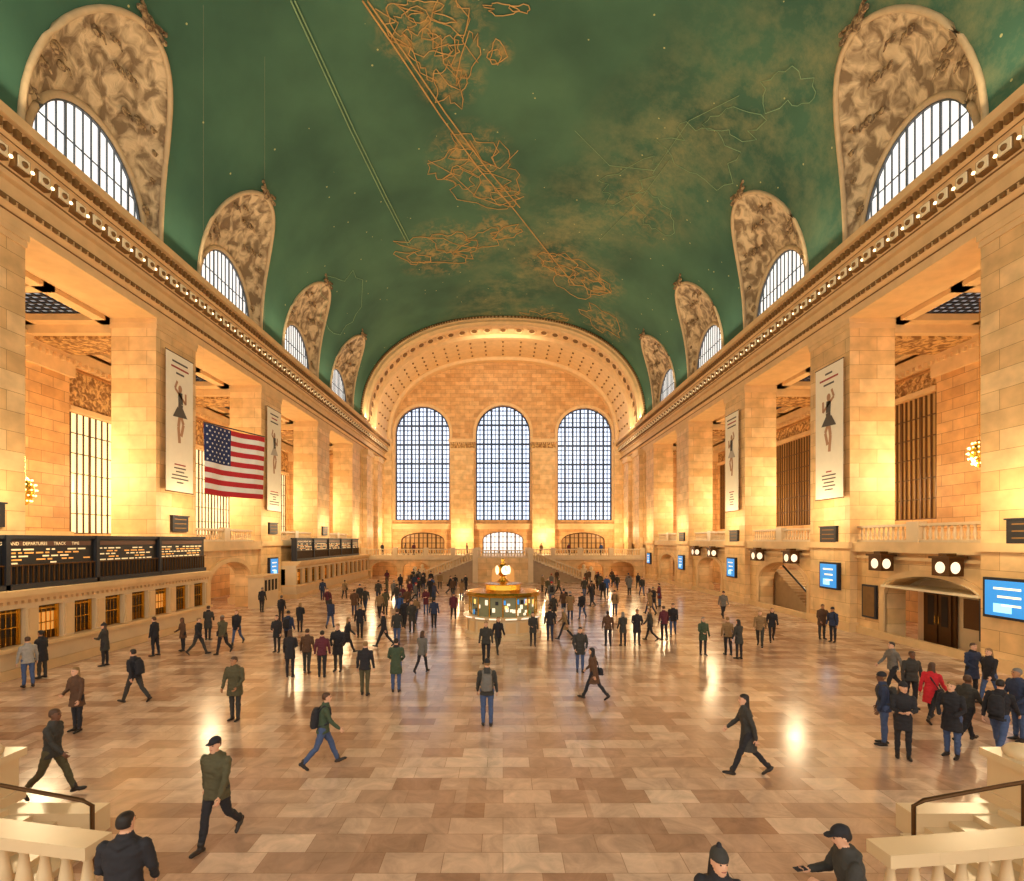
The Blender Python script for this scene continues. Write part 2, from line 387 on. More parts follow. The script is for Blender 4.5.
# ------------------------------------------------------------------ entablature / cornice
prof=[(0,16.7),(-.12,16.7),(-.12,17.15),(-.35,17.3),(-.35,17.5),(-.15,17.6),(-.15,18.2),(-.32,18.28),(-.32,18.45),(-.6,19.25),(-.85,19.4),(-.85,19.8),(-1.05,19.85),(-1.05,20.2),(-.9,20.3),(.9,20.5),(2.4,20.5),(2.4,16.7)]
for nm,mp in (('left',mL),('right',mR)):
    mb=MB()
    for y0,y1 in ((Y0,YA),(YA,YE)):
        rows=[[mp(y,z,d) for d,z in prof+[prof[0]]] for y in (y0,y1)]
        mb.grid(rows,0,False)
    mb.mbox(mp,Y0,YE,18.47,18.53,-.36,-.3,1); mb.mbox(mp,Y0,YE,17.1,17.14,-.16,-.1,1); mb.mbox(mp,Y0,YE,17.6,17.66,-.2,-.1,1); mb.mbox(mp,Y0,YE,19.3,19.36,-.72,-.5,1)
    mb.build('cornice_'+nm,[M_trim,M_trimd])
    mb=MB(); y=Y0+.5
    while y<YE-.4:
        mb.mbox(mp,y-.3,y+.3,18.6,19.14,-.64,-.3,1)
        mb.mbox(mp,y-.22,y+.22,18.66,19.08,-.7,-.6,0)
        mb.ball(mp(y,18.86,-.7),.12,1,8,4)
        y+=.86
    y=Y0+.3
    while y<YE-.2:
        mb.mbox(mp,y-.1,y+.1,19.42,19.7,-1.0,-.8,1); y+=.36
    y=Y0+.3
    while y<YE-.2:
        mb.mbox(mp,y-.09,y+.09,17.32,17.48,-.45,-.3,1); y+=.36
    mb.build('trim_cornice_rosettes_'+nm,[M_block,M_trimd])
    mb=MB(); y=Y0+.93
    while y<YE-.4:
        mb.ball(mp(y,18.86,-.6),.07,0,6,4); y+=.86
    mb.build('cornice_light_bulbs_'+nm,[M_bulb])

# ------------------------------------------------------------------ piers
for sd,mp in ((-1,mL),(1,mR)):
    for yp in PIERS:
        mb=MB()
        mb.mbox(mp,yp-1.75,yp+1.75,0,16.7,0,2.4,0)
        mb.mbox(mp,yp-1.86,yp+1.86,0,.5,-.12,2.5,1)
        mb.mbox(mp,yp-1.86,yp+1.86,4.45,4.8,-.14,2.5,1)
        mb.mbox(mp,yp-1.79,yp+1.79,16.2,16.45,-.05,2.45,1)
        mb.mbox(mp,yp-1.84,yp+1.84,16.45,16.7,-.1,2.5,1)
        mb.build('stone_pier',[M_pier,M_trim])

# ------------------------------------------------------------------ recesses behind piers
XB=8.0
for nm,mp,sd in (('left',mL,-1),('right',mR,1)):
    mb=MB()
    ztop=12.8 if sd<0 else 14.0; zb=5.3 if sd<0 else 6.2
    ops=[(yc,3.95,zb,ztop-.01,.01) for yc in BAYS]
    arch_wall(mb,mp,Y0,YA+.2,4.6,17.0,XB,XB+.6,ops,0,2)
    mb.mbox(mp,YA-.05,YA+.3,0,17.2,.6,XB+.6,0)
    for yp in PIERS:
        mb.mbox(mp,yp-1.4,yp+1.4,4.8,15.6,XB-.7,XB,0)
        mb.mbox(mp,yp-1.6,yp+1.6,14.6,15.6,XB-.9,XB,1)
        mb.mbox(mp,yp-1.55,yp+1.55,4.8,5.4,XB-.85,XB,1)
    mb.mbox(mp,Y0,YA,15.6,16.2,XB-1.0,XB,1)
    y=Y0
    while y<YA: mb.mbox(mp,y,y+.2,15.35,15.6,XB-1.05,XB-.7,1); y+=.45
    for yc in BAYS:
        mb.mbox(mp,yc-3.9,yc+3.9,ztop+.35,15.3,XB-.15,XB,2)
        mb.mbox(mp,yc-4.0,yc+4.0,ztop,ztop+.3,XB-.3,XB,1)
    mb.build('wall_recess_'+nm,[M_wall,M_trim,M_frieze])
    mb=MB()
    mb.mbox(mp,Y0,YA+.2,16.9,17.2,0,XB+.6,0)
    for yp in PIERS:
        mb.mbox(mp,yp-1.6,yp+1.6,16.0,16.9,2.4,XB,1)
        mb.mbox(mp,yp-1.2,yp+1.2,15.85,16.0,2.4,XB,2)
    for yc in BAYS:
        for u0,u1,d0,d1 in ((yc-4.1,yc+4.1,2.4,3.0),(yc-4.1,yc+4.1,6.6,7.2),(yc-4.1,yc-3.3,2.4,7.2),(yc+3.3,yc+4.1,2.4,7.2),(yc-.3,yc+.3,2.4,7.2)):
            mb.mbox(mp,u0,u1,16.45,16.9,d0,d1,1)
        for s2 in (-1,1):
            c=yc+s2*1.8
            mb.mbox(mp,c-1.3,c+1.3,16.8,16.86,3.3,6.3,3)
            for q in range(8):
                mb.mbox(mp,c-1.3+q*.37-.03,c-1.3+q*.37+.03,16.72,16.8,3.3,6.3,4)
                mb.mbox(mp,c-1.3,c+1.3,16.72,16.8,3.3+q*.43-.03,3.3+q*.43+.03,4)
    mb.build('ceiling_recess_'+nm,[M_wall,M_trim,M_frieze,emit('skylight_'+nm,'#8b9aac',.5),M_iron])
    for yc in BAYS:
        if sd<0: window('window_%d'%wn,mp,yc,3.95,zb,ztop,.01,16,6,XB+.12,M_glassL,M_bronze,.06,4,24,.08)
        else: window('window_%d'%wn,mp,yc,3.95,zb,ztop,.01,20,6,XB+.12,M_glassR,M_brgr,.08,4,24,.12)
        wn+=1
    mb=MB(); mb.mbox(mp,Y0,YA+.2,4.4,4.8,.3,XB+.6,0); mb.build('floor_mezzanine_'+nm,[M_marble])

# ------------------------------------------------------------------ balustrade
def baluster(mb,x,y,z0,h,mat=0,seg=6,r=.075):
    mb.lathe(x,y,[(r*.9,z0),(r*.9,z0+.08*h),(r*.55,z0+.12*h),(r*1.15,z0+.35*h),(r*.8,z0+.6*h),(r*.5,z0+.85*h),(r*.9,z0+.92*h),(r*.9,z0+h)],mat,seg,True)
def balustrade(mb,p0,p1,h=.95,sp=.3,w=.16,mat=0,slope=False,r=.075,seg=6):
    p0,p1=Vector(p0),Vector(p1); d=p1-p0; L=Vector((d.x,d.y,0)).length; n=Vector((-d.y,d.x,0)).normalized()*w
    def bar(a,b):
        mb.hexa([p0-n+Vector((0,0,a)),p1-n+Vector((0,0,a)),p1+n+Vector((0,0,a)),p0+n+Vector((0,0,a)),p0-n+Vector((0,0,b)),p1-n+Vector((0,0,b)),p1+n+Vector((0,0,b)),p0+n+Vector((0,0,b))],mat)
    bar(0,.14*h); bar(h*.86,h)
    k=max(1,int(L/sp))
    for i in range(k):
        p=p0+d*((i+.5)/k); baluster(mb,p.x,p.y,p.z+.14*h,.72*h,mat,seg,r)

# ------------------------------------------------------------------ right base wall
mb=MB()
ops=[(12.1,2.6,0,2.2,1.1),(22.6,2.6,0,2.3,.95),(34.6,3.0,0,1.9,1.5),(46.7,2.6,0,2.2,1.1),(58.5,2.6,0,2.2,1.1)]
arch_wall(mb,mR,Y0,YE,0,4.45,.4,1.4,ops,0)
for o in ops: arch_mould(mb,mR,o[0],o[1],0,o[3],o[4],.3,.3,.45,1)
mb.mbox(mR,Y0,YE,4.3,4.8,.05,.8,1); mb.mbox(mR,Y0,YE,3.95,4.1,.25,.5,1); mb.mbox(mR,Y0,YE,0,.35,.25,.5,1)
mb.build('wall_right',[M_pier,M_trim])
for nm,mp in (('right',mR),('left',mL)):
    mb=MB(); mb.mbox(mp,YA+.3,YE,4.6 if nm=='right' else 0,20.5,0,.6,0)
    for u in (68.6,74.5):
        mb.mbox(mp,u-1.2,u+1.2,2.8,16.2,-.5,0,0); mb.mbox(mp,u-1.4,u+1.4,16.2,16.9,-.7,0,1); mb.mbox(mp,u-1.35,u+1.35,2.8,3.6,-.65,0,1)
    mb.build('wall_%s_end'%nm,[M_pier,M_trim])
    mb=MB(); mb.mbox(mp,Y0,YE,0,4.4,6.0,6.3,0); mb.build('wall_%s_passage'%nm,[M_wall])
for side,mp in (('left',mL),('right',mR)):
    for i in range(len(BAYS)):
        if side=='left' and BAYS[i]<30: continue
        mb=MB(); yc=BAYS[i]
        a,b=mp(yc-3.7,4.8,.55),mp(yc+3.7,4.8,.55)
        balustrade(mb,a,b,.85,.3)
        mb.mbox(mp,yc-.35,yc+.35,4.8,5.75,.35,.75,0)
        mb.build('mezzanine_balustrade',[M_marble])
dn=1
def door(mp,u,d,w=1.7,h=2.5):
    global dn
    mb=MB()
    mb.mbox(mp,u-w/2-.12,u+w/2+.12,0,h+.15,d,d+.1,0)
    for s in (-1,1):
        mb.mbox(mp,u+s*w/4-w/4+.05,u+s*w/4+w/4-.05,.05,h,d-.06,d,1)
        mb.mbox(mp,u+s*w/4-w/4+.2,u+s*w/4+w/4-.2,.9,h-.2,d-.08,d-.05,2)
        mb.tube([mp(u+s*.1,1.0,d-.12),mp(u+s*.1,1.35,d-.12)],.02,3,6)
    mb.build('door_%d'%dn,[M_bronze,M_bronze,M_dark,M_brass]); dn+=1
door(mR,23.8,1.85,1.5); door(mR,20.9,1.85,1.2); door(mR,12,2.2); door(mR,46.7,2.2); door(mR,58.5,2.2)
mb=MB(); mb.mbox(mR,19.8,25.2,0,4.3,2.0,2.2,0)
rows=[[mR(22.6-2.5*cos(pi*k/14),2.65+.55*sin(pi*k/14),d) for k in range(15)] for d in (.2,2.0)]
mb.grid(rows,1,True); mb.mbox(mR,20.0,25.2,2.6,2.7,.15,1.9,1)
mb.mbox(mR,21.8,22.6,1.0,2.3,1.9,2.0,2)
mb.build('vestibule_canopy',[M_marble,M_block,M_bronze])
mb=MB()
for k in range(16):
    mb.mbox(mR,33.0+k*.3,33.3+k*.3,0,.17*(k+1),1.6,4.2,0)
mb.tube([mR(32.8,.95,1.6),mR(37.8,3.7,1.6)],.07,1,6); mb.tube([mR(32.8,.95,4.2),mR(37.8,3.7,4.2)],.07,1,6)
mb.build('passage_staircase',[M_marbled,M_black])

# ------------------------------------------------------------------ left ticket counter
def tickets(y0,y1,board):
    root=empty('ticket_counter')
    mb=MB(); X0=-1.2
    mb.mbox(mL,y0,y1,0,.35,X0-.1,.3,1)
    mb.mbox(mL,y0,y1,.35,1.0,X0,.3,0)
    mb.mbox(mL,y0,y1,1.0,1.12,X0-.3,.3,1)
    mb.mbox(mL,y0,y1,2.45,2.75,X0,.3,0)
    mb.mbox(mL,y0,y1,2.75,2.9,X0-.18,.3,1); mb.mbox(mL,y0,y1,2.9,3.1,X0-.32,.3,1)
    n=int((y1-y0)/1.55); w=(y1-y0)/n
    for i in range(n+1):
        u=y0+i*w; mb.mbox(mL,max(y0,u-.26),min(y1,u+.26),1.12,2.45,X0,.3,0)
        mb.mbox(mL,max(y0,u-.18),min(y1,u+.18),1.2,2.4,X0-.06,X0,1)
    y=y0+.1
    while y<y1: mb.mbox(mL,y,y+.12,2.62,2.75,X0-.12,X0,1); y+=.26
    mb.mbox(mL,y0,y1,1.12,2.45,-.3,.3,2)
    mb.build('counter_front',[M_marble,M_trim,M_dark],root)
    mb=MB()
    for i in range(n):
        u=y0+(i+.5)*w
        mb.mbox(mL,u-.5,u+.5,1.12,2.45,X0+.28,X0+.34,1)
        mb.mbox(mL,u-.36,u+.36,1.45,2.15,X0+.24,X0+.27,2 if i%4 else 3)
        for q in range(5): mb.mbox(mL,u-.4+q*.2-.015,u-.4+q*.2+.015,1.15,2.4,X0+.2,X0+.24,0)
        mb.mbox(mL,u-.42,u+.42,1.75,1.79,X0+.18,X0+.24,0); mb.mbox(mL,u-.5,u+.5,2.28,2.34,X0+.18,X0+.24,0)
        mb.mbox(mL,u-.5,u-.42,1.12,2.45,X0+.15,X0+.28,0); mb.mbox(mL,u+.42,u+.5,1.12,2.45,X0+.15,X0+.28,0)
    mb.build('ticket_window_grilles',[M_brass,M_bronze,M_dark,emit('ticket_glow','#e0a050',.6)],root)
    if board:
        b0,b1=board; mb=MB()
        mb.mbox(mL,b0,b1,3.1,5.02,-.9,-.6,0)
        mb.mbox(mL,b0,b1,4.95,5.08,-1.0,-.5,1)
        mb.mbox(mL,b0,b1,3.1,3.3,-1.05,-.55,1)
        seg=4.0; y=b0; R=random.Random(int(b0))
        while y<b1-.5:
            e=min(y+seg,b1)
            mb.mbox(mL,y-.08,y+.08,3.1,5.08,-1.05,-.6,1)
            mb.mbox(mL,y+.25,e-.25,4.68,4.86,-.93,-.9,3)
            mb.mbox(mL,y,e,3.95,4.0,-1.0,-.9,5)
            q=y+.15
            while q<e: mb.mbox(mL,q,q+.04,3.3,3.95,-.98,-.93,5); q+=.22
            for r in range(5):
                z=4.55-r*.125; u=y+.25
                while u<e-.5:
                    l=R.uniform(.1,.4)
                    if R.random()<.75: mb.mbox(mL,u,min(u+l,e-.3),z-.03,z+.025,-.925,-.9,4 if r%2 else 2)
                    u+=l+.12
            y=e
        mb.build('departure_board',[M_black,M_iron,M_led,emit('board_header','#4a2a1a',.5),M_ledo,M_bronze],root)
        cu=bpy.data.curves.new('t','FONT'); cu.body='LONG ISLAND   DEPARTURES      TRACK      TIME'; cu.size=.17
        to=bpy.data.objects.new('board_title',cu); SC.collection.objects.link(to); to.parent=root
        to.matrix_local=Matrix(((0,0,1,-(HWX-.94)),(1,0,0,max(b0,17.0)+.4),(0,1,0,4.71),(0,0,0,1)))
        cu.materials.append(M_led)
tickets(6.0,29.9,(6.0,30.0)); tickets(42.6,65.5,(43.2,62.0))
mb=MB()
arch_wall(mb,mL,30.7,39.0,0,4.45,.2,1.2,[(34.9,2.6,0,2.1,1.3)],0)
arch_mould(mb,mL,34.9,2.6,0,2.1,1.3,.3,-.0,.25,1)
mb.mbox(mL,30.7,39.0,4.2,4.8,-.1,.5,1)
mb.mbox(mL,Y0,29.9,0,4.4,.6,1.2,0); mb.mbox(mL,42.6,YE,0,4.4,.6,1.2,0)
mb.build('wall_left',[M_pier,M_trim])
mb=MB()
mb.mbox(mL,36.4,38.8,0,2.2,-1.4,-.3,0); mb.mbox(mL,36.3,38.9,2.2,2.35,-1.5,-.2,1)
for q in range(4): mb.mbox(mL,36.6+q*.55,36.9+q*.55,1.2,2.0,-1.43,-1.4,2)
mb.build('ticket_kiosk',[M_marble,M_trim,M_dark])

# ------------------------------------------------------------------ end wall
mb=MB()
arch_wall(mb,mE,-19,19,0,6.9,0,1.0,[(-12.6,3.4,2.8,4.8,1.3),(0,3.2,2.8,5.0,1.2),(12.6,3.4,2.8,4.8,1.3)],0)
W3=[(-12.6,4.25,8.0,21.6,4.25),(0,4.25,8.0,21.6,4.4),(12.8,4.25,8.0,21.6,4.0)]
arch_wall(mb,mE,-19,19,6.9,36,0,1.0,W3,0,24)
for w in W3: arch_mould(mb,mE,w[0],w[1],8.0,w[3],w[4],.45,-.25,.05,1,24)
mb.mbox(mE,-18.5,18.5,6.6,7.2,-.4,0,1); mb.mbox(mE,-18.5,18.5,7.2,7.45,-.6,0,1)
for c in (-6.3,6.3):
    mb.mbox(mE,c-1.75,c+1.75,2.8,18.6,-1.1,0,3); mb.mbox(mE,c-1.9,c+1.9,2.8,3.6,-1.25,0,1)
    mb.mbox(mE,c-1.9,c+1.9,18.6,19.1,-1.25,0,1); mb.mbox(mE,c-1.8,c+1.8,19.1,20.0,-1.15,0,2); mb.mbox(mE,c-2.1,c+2.1,20.0,20.5,-1.5,0,1)
    q=c-1.9
    while q<c+1.9: mb.mbox(mE,q,q+.15,19.75,20,-1.35,-1.1,1); q+=.32
for c in (-18,18):
    mb.mbox(mE,c-.7,c+.7,2.8,20.4,-.9,0,3); mb.mbox(mE,c-.8,c+.8,19.9,20.5,-1.2,0,1)
mb.build('wall_end',[M_wall,M_trim,M_frieze,M_pier])
M_steel=plain('mullion_steel','#2c4060',.5)
for w in W3: window('window_%d'%wn,mE,w[0],w[1]-.02,w[2],w[3],w[4],14,24,.45,M_glassE,M_steel,.15,2); wn+=1
for c,hw,sp in ((-12.6,3.4,4.8),(0,3.2,5.0),(12.6,3.4,4.8)):
    window('window_%d'%wn,mE,c,hw,2.8,sp,1.25,10,4,.4,M_glassD if c==0 else M_glassR,M_bronze,.12,2); wn+=1
# end arch
sec=[(18.7,13.7,66.6),(18.6,13.6,66.1),(18.15,13.15,65.95),(18.1,13.05,66.1),(17.75,12.75,66.05),(17.6,12.6,66.3),(17.5,12.4,66.4),(17.5,12.4,67.2),(17.95,12.85,67.3),(17.95,12.85,70.3),(17.5,12.4,70.4),(17.5,12.4,71.3),(17.8,12.7,71.4),(17.8,12.7,78.6),(17.35,12.25,78.7),(17.35,12.25,80.0)]
mb=MB(); NT=80
rows=[[(ell(pi*k/NT,a,b)[0],y,ell(pi*k/NT,a,b)[1]) for k in range(NT+1)] for a,b,y in sec]
mb.grid(rows,0,False)
for k in range(2,NT*2-1):
    x,z=ell(pi*k/(NT*2),18.35,13.35); mb.ball((x,66.0,z),.15,2,6,4)
for k in range(1,36):
    t=pi*k/36; x,z=ell(t,17.9,12.8); x2,z2=ell(t+.01,17.9,12.8)
    a_=Vector((x2-x,0,z2-z)).normalized(); n=Vector((a_.z,0,-a_.x))
    if n.dot(Vector((x,0,z-ZS)))<0: n=-n
    c=Vector((x,68.8,z)); rw=[]
    for r_,o_ in ((.62,0),(.55,.14),(.42,.14),(.38,0)):
        rw.append([c-n*o_+a_*(r_*cos(u*pi/8))+Vector((0,1.9*r_*sin(u*pi/8),0)) for u in range(16)])
    mb.grid(rw,1,True,True); mb.poly(rw[3],2)
for k in range(0,29):
    for yy in (72.6,74.2,75.8,77.4):
        x,z=ell(pi*(k+.5)/29,17.72,12.62); mb.ball((x,yy,z),.14,2,6,4)
mb.build('trim_end_arch',[M_trim,M_trim,M_trimd])

# ------------------------------------------------------------------ far balcony and stairs
ZB=2.8
mb=MB()
mEf=lambda u,z,d:(u,66.0+d,z)
mb.box(-18.4,18.4,66.0,YE-.1,2.45,ZB)
arch_wall(mb,mEf,-18.4,18.4,0,2.45,0,.8,[(-15.4,1.7,0,1.2,.9),(-11.3,1.7,0,1.2,.9),(11.3,1.7,0,1.2,.9),(15.4,1.7,0,1.2,.9)],1)
mb.box(-18.4,18.4,65.8,66.1,2.35,2.6,0)
mb.build('end_balcony',[M_marble,M_pier])
mb=MB(); mb.box(-18.4,18.4,70.5,70.7,0,2.4,0); mb.build('wall_end_passage',[M_wall])
mb=MB()
balustrade(mb,(-18.3,66.2,ZB),(-3.2,66.2,ZB),.95,.33); balustrade(mb,(3.2,66.2,ZB),(18.3,66.2,ZB),.95,.33)
for x in (-18.1,-14,-10,-6.5,-3.2,3.2,6.5,10,14,18.1): mb.box(x-.3,x+.3,65.95,66.45,ZB,ZB+1.1)
mb.build('end_balcony_balustrade',[M_marble])
root=empty('grand_staircase')
mb=MB(); mb.box(-3.2,3.2,58.8,65.9,0,ZB,0)
for sg in (-1,1):
    for k in range(16):
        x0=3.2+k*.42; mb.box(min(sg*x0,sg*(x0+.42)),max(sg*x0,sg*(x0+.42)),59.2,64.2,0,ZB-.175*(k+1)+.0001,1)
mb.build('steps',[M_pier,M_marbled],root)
mb=MB()
balustrade(mb,(-3.2,58.9,ZB),(3.2,58.9,ZB),.95,.33)
for sg in (-1,1):
    for yy in (59.0,64.4): balustrade(mb,(sg*3.2,yy,ZB-.1),(sg*10,yy,0),1.0,.33,.2)
    for yy in (59.0,64.4):
        mb.box(sg*3.2-.3,sg*3.2+.3,yy-.3,yy+.3,0,ZB+1.15); mb.box(sg*10.2-.35,sg*10.2+.35,yy-.35,yy+.35,0,1.3)
        mb.lathe(sg*10.2,yy,[(.0,1.9),(.2,1.75),(.25,1.55),(.15,1.35),(.3,1.3)],0,10,True)
mb.build('stair_balustrades',[M_marble],root)
mb=MB()
mb.poly([(-1.3,58.78,0),(1.3,58.78,0)]+[(1.3*cos(pi*k/12),58.78,1.2+.9*sin(pi*k/12)) for k in range(13)],0)
mb.build('stair_arch_niche',[emit('niche_glow','#d99a50',.6)],root)

# ------------------------------------------------------------------ information booth
bx,by=0.0,26.6
root=empty('information_booth')
mb=MB()
mb.lathe(bx,by,[(2.0,0),(2.0,.2),(1.88,.25),(1.85,.95),(2.0,1.0),(2.05,1.1),(1.7,1.12)],0,16)
mb.lathe(bx,by,[(1.72,2.05),(1.95,2.08),(2.0,2.2),(1.9,2.28),(1.0,2.36),(.95,2.36),(.9,2.6),(1.0,2.65),(.5,2.7),(.3,2.75),(.18,2.9),(.14,3.0),(.2,3.05),(0,3.06)],1,16)
for k in range(16):
    a=2*pi*k/16; x,y=bx+1.74*cos(a),by+1.74*sin(a); mb.tube([(x,y,1.1),(x,y,2.08)],.04,1,6)
    a0=2*pi*(k+.15)/16; a1=2*pi*(k+.85)/16
    p=lambda a,z,r=1.9:(bx+r*cos(a),by+r*sin(a),z)
    mb.poly([p(a0,.35,1.89),p(a1,.35,1.89),p(a1,.85,1.89),p(a0,.85,1.89)],3)
    mb.poly([p(a0,1.02,2.04),p(a1,1.02,2.04),p(a1,1.1,2.07),p(a0,1.1,2.07)],4)
mb.build('booth_body',[M_marble,M_brass,M_marble,M_trim,M_white],root)
mb=MB(); mb.lathe(bx,by,[(1.66,1.1),(1.66,2.08)],0,16)
R=random.Random(3)
for k in range(90):
    a=R.uniform(0,2*pi); z=R.uniform(1.15,1.75); w=.09; h=R.uniform(.1,.3)
    p=lambda a,z:(bx+1.69*cos(a),by+1.69*sin(a),z)
    mb.poly([p(a,z),p(a+w,z),p(a+w,z+h),p(a,z+h)],R.choice([1,2,3,4,4,4,5]))
mb.build('booth_glazing',[emit('booth_glass','#6a6648',.5),M_warm,M_screen,emit('green_leaflet','#4f8a3a',.6),M_white,M_black],root)
mb=MB(); mb.ball((bx,by,3.34),.33,0,16,10); mb.lathe(bx,by,[(.12,3.62),(.16,3.68),(.05,3.75),(.1,3.85),(0,3.98)],0,10,True)
for k in range(4):
    a=k*pi/2+.4; n=Vector((cos(a),sin(a),0)); t=Vector((-sin(a),cos(a),0)); c=Vector((bx,by,3.34))+n*.3
    mb.poly([c+n*.03+t*.24*cos(q*pi/8)+Vector((0,0,.24*sin(q*pi/8))) for q in range(16)],1)
    mb.tube([c+n*.04,c+n*.04+Vector((0,0,.18))],.012,2,4); mb.tube([c+n*.04,c+n*.04+t*.12],.015,2,4)
mb.build('four_face_clock',[M_brass,emit('opal_dial','#fff2cc',1.3),M_black],root)

# ------------------------------------------------------------------ banners, screens, signs
M_cloth=plain('banner_cloth','#f4ead4',.8,var=.05); M_bgrey=plain('banner_grey','#b5aa9a'); M_bred=plain('banner_red','#a5392c'); M_bpink=plain('banner_skin_tone','#b98d6c',.8)
def banner(mp,yc,zt,zb,w,seed):
    mb=MB(); R=random.Random(seed); d=-.22
    mb.mbox(mp,yc-w/2,yc+w/2,zb,zt,d-.01,d,0)
    mb.tube([mp(yc-w/2-.05,zt,d),mp(yc+w/2+.05,zt,d)],.03,2,6); mb.tube([mp(yc-w/2-.05,zb,d),mp(yc+w/2+.05,zb,d)],.03,2,6)
    e=d-.02; H=zt-zb; cz=zb+H*.58
    def strip(pts,r,m=1):
        for (a,b),(c,f) in zip(pts[:-1],pts[1:]):
            dx,dz=c-a,f-b; L=math.hypot(dx,dz) or 1; nx,nz=-dz/L*r,dx/L*r
            mb.poly([mp(yc+a+nx,cz+b+nz,e),mp(yc+c+nx,cz+f+nz,e),mp(yc+c-nx,cz+f-nz,e),mp(yc+a-nx,cz+b-nz,e)],m)
    for k in range(14):
        z=zb+H*(.14+.055*k); mb.mbox(mp,yc-w/2,yc+w/2,z,z+.02,e+.012,e+.014,3)
    for k in range(5):
        u=yc-w/2+w*(k+.5)/5; mb.mbox(mp,u,u+.02,zb+H*.14,zb+H*.86,e+.012,e+.014,3)
    mb.poly([mp(yc+.17*cos(k*pi/6),cz+1.35+.22*sin(k*pi/6),e) for k in range(12)],5)
    strip([(0,1.15),(.05,.5),(0,-.1)],.2); strip([(0,1.0),(-.45,1.3),(-.25,1.75)],.08,5); strip([(0,1.0),(.5,.6),(.5,1.2)],.08,5)
    strip([(0,0),(-.15,-.8),(-.05,-1.7)],.12,5); strip([(0,0),(.3,-.6),(.1,-1.3)],.11,5)
    mb.poly([mp(yc-.65,cz-.3,e-.003),mp(yc+.65,cz-.2,e-.003),mp(yc+.25,cz+.3,e-.003),mp(yc-.25,cz+.3,e-.003)],1 if seed%2 else 3)
    for k in range(6):
        z=zb+.5+k*.2; l=R.uniform(.2,w/2-.35); mb.mbox(mp,yc-l,yc+l,z,z+.07,e,e+.005,4 if k==5 else 1)
    for k in range(3):
        z=zt-.4-k*.3; l=R.uniform(.3,w/2-.3); mb.mbox(mp,yc-l,yc+l,z-.1,z,e,e+.005,1 if k!=1 else 4)
    mb.build('hanging_banner',[M_cloth,M_ink,M_bronze,M_bgrey,M_bred,M_bpink])
banner(mL,28.85,15.3,7.6,2.4,1); banner(mL,40.75,15.3,7.2,2.4,2); banner(mR,28.6,14.7,7.2,2.4,3); banner(mR,40.75,15.0,7.2,2.3,4)
M_cyan=emit('screen_cyan','#9fdcf4',1.1)
def screen(mp,yc,zc,w,h,d=-.2):
    mb=MB(); mb.mbox(mp,yc-w/2-.1,yc+w/2+.1,zc-h/2-.1,zc+h/2+.1,d,0,0); mb.mbox(mp,yc-w/2,yc+w/2,zc-h/2,zc+h/2,d-.02,d,1)
    for k in range(3): mb.mbox(mp,yc-w*.3,yc+w*.3*(1-k*.3),zc+h*.25-k*.3,zc+h*.25-k*.3+.08,d-.03,d-.02,2)
    mb.mbox(mp,yc-w*.1,yc+w*.3,zc-h*.4,zc-h*.15,d-.03,d-.02,3)
    mb.build('video_display',[M_iron,M_screen,M_white,M_cyan])
screen(mR,18.5,2.75,1.7,1.3); screen(mR,28.7,2.9,1.4,1.3); screen(mR,41.0,2.7,1.3,1.4); screen(mR,52.6,2.6,1.3,1.3); screen(mR,64.2,2.6,1.2,1.2); screen(mL,40.8,2.7,1.3,1.4)
def blackpanel(mp,yc,zc,w=1.4,h=.85):
    mb=MB(); mb.mbox(mp,yc-w/2,yc+w/2,zc-h/2,zc+h/2,-.15,0,0); mb.mbox(mp,yc-w/2-.05,yc+w/2+.05,zc+h/2,zc+h/2+.06,-.2,0,1)
    for k in range(3): mb.mbox(mp,yc-w*.4,yc+w*.35,zc-h*.3+k*.25,zc-h*.3+k*.25+.05,-.16,-.15,2)
    mb.build('notice_panel',[M_black,M_iron,M_trimd])
for yp in PIERS[1:5]:
    blackpanel(mL,yp+.1,5.8); blackpanel(mR,yp-.1,5.2)
def gatesign(mp,u,z):
    mb=MB(); c=mp(u,z,-.25)
    mb.mbox(mp,u-.42,u+.42,z-.38,z+.33,-.5,.1,0); mb.mbox(mp,u-.5,u+.5,z+.33,z+.43,-.58,.2,0)
    mb.mbox(mp,u-.2,u+.2,z+.43,z+.55,-.4,.0,0)
    cc=mp(u,z-.03,-.51); mb.poly([(cc[0],u+.24*cos(k*pi/8),cc[2]+.24*sin(k*pi/8)) for k in range(16)],1)
    mb.poly([(c[0]+.2*cos(k*pi/8),u-.43,z-.03+.24*sin(k*pi/8)) for k in range(16)],1)
    mb.build('gate_clock_sign',[M_bronze,M_white])
for u in (24.7,21.0,36.7,32.4,48.4,44.6): gatesign(mR,u,3.8)
mb=MB()
for u,w in ((26.2,1.0),(19.97,.3)):
    mb.mbox(mR,u-w/2,u+w/2,.9,2.6,.28,.4,0); mb.mbox(mR,u-w/2+.1,u+w/2-.1,1.0,2.5,.26,.28,1)
mb.build('poster_frame',[M_iron,M_trimd])

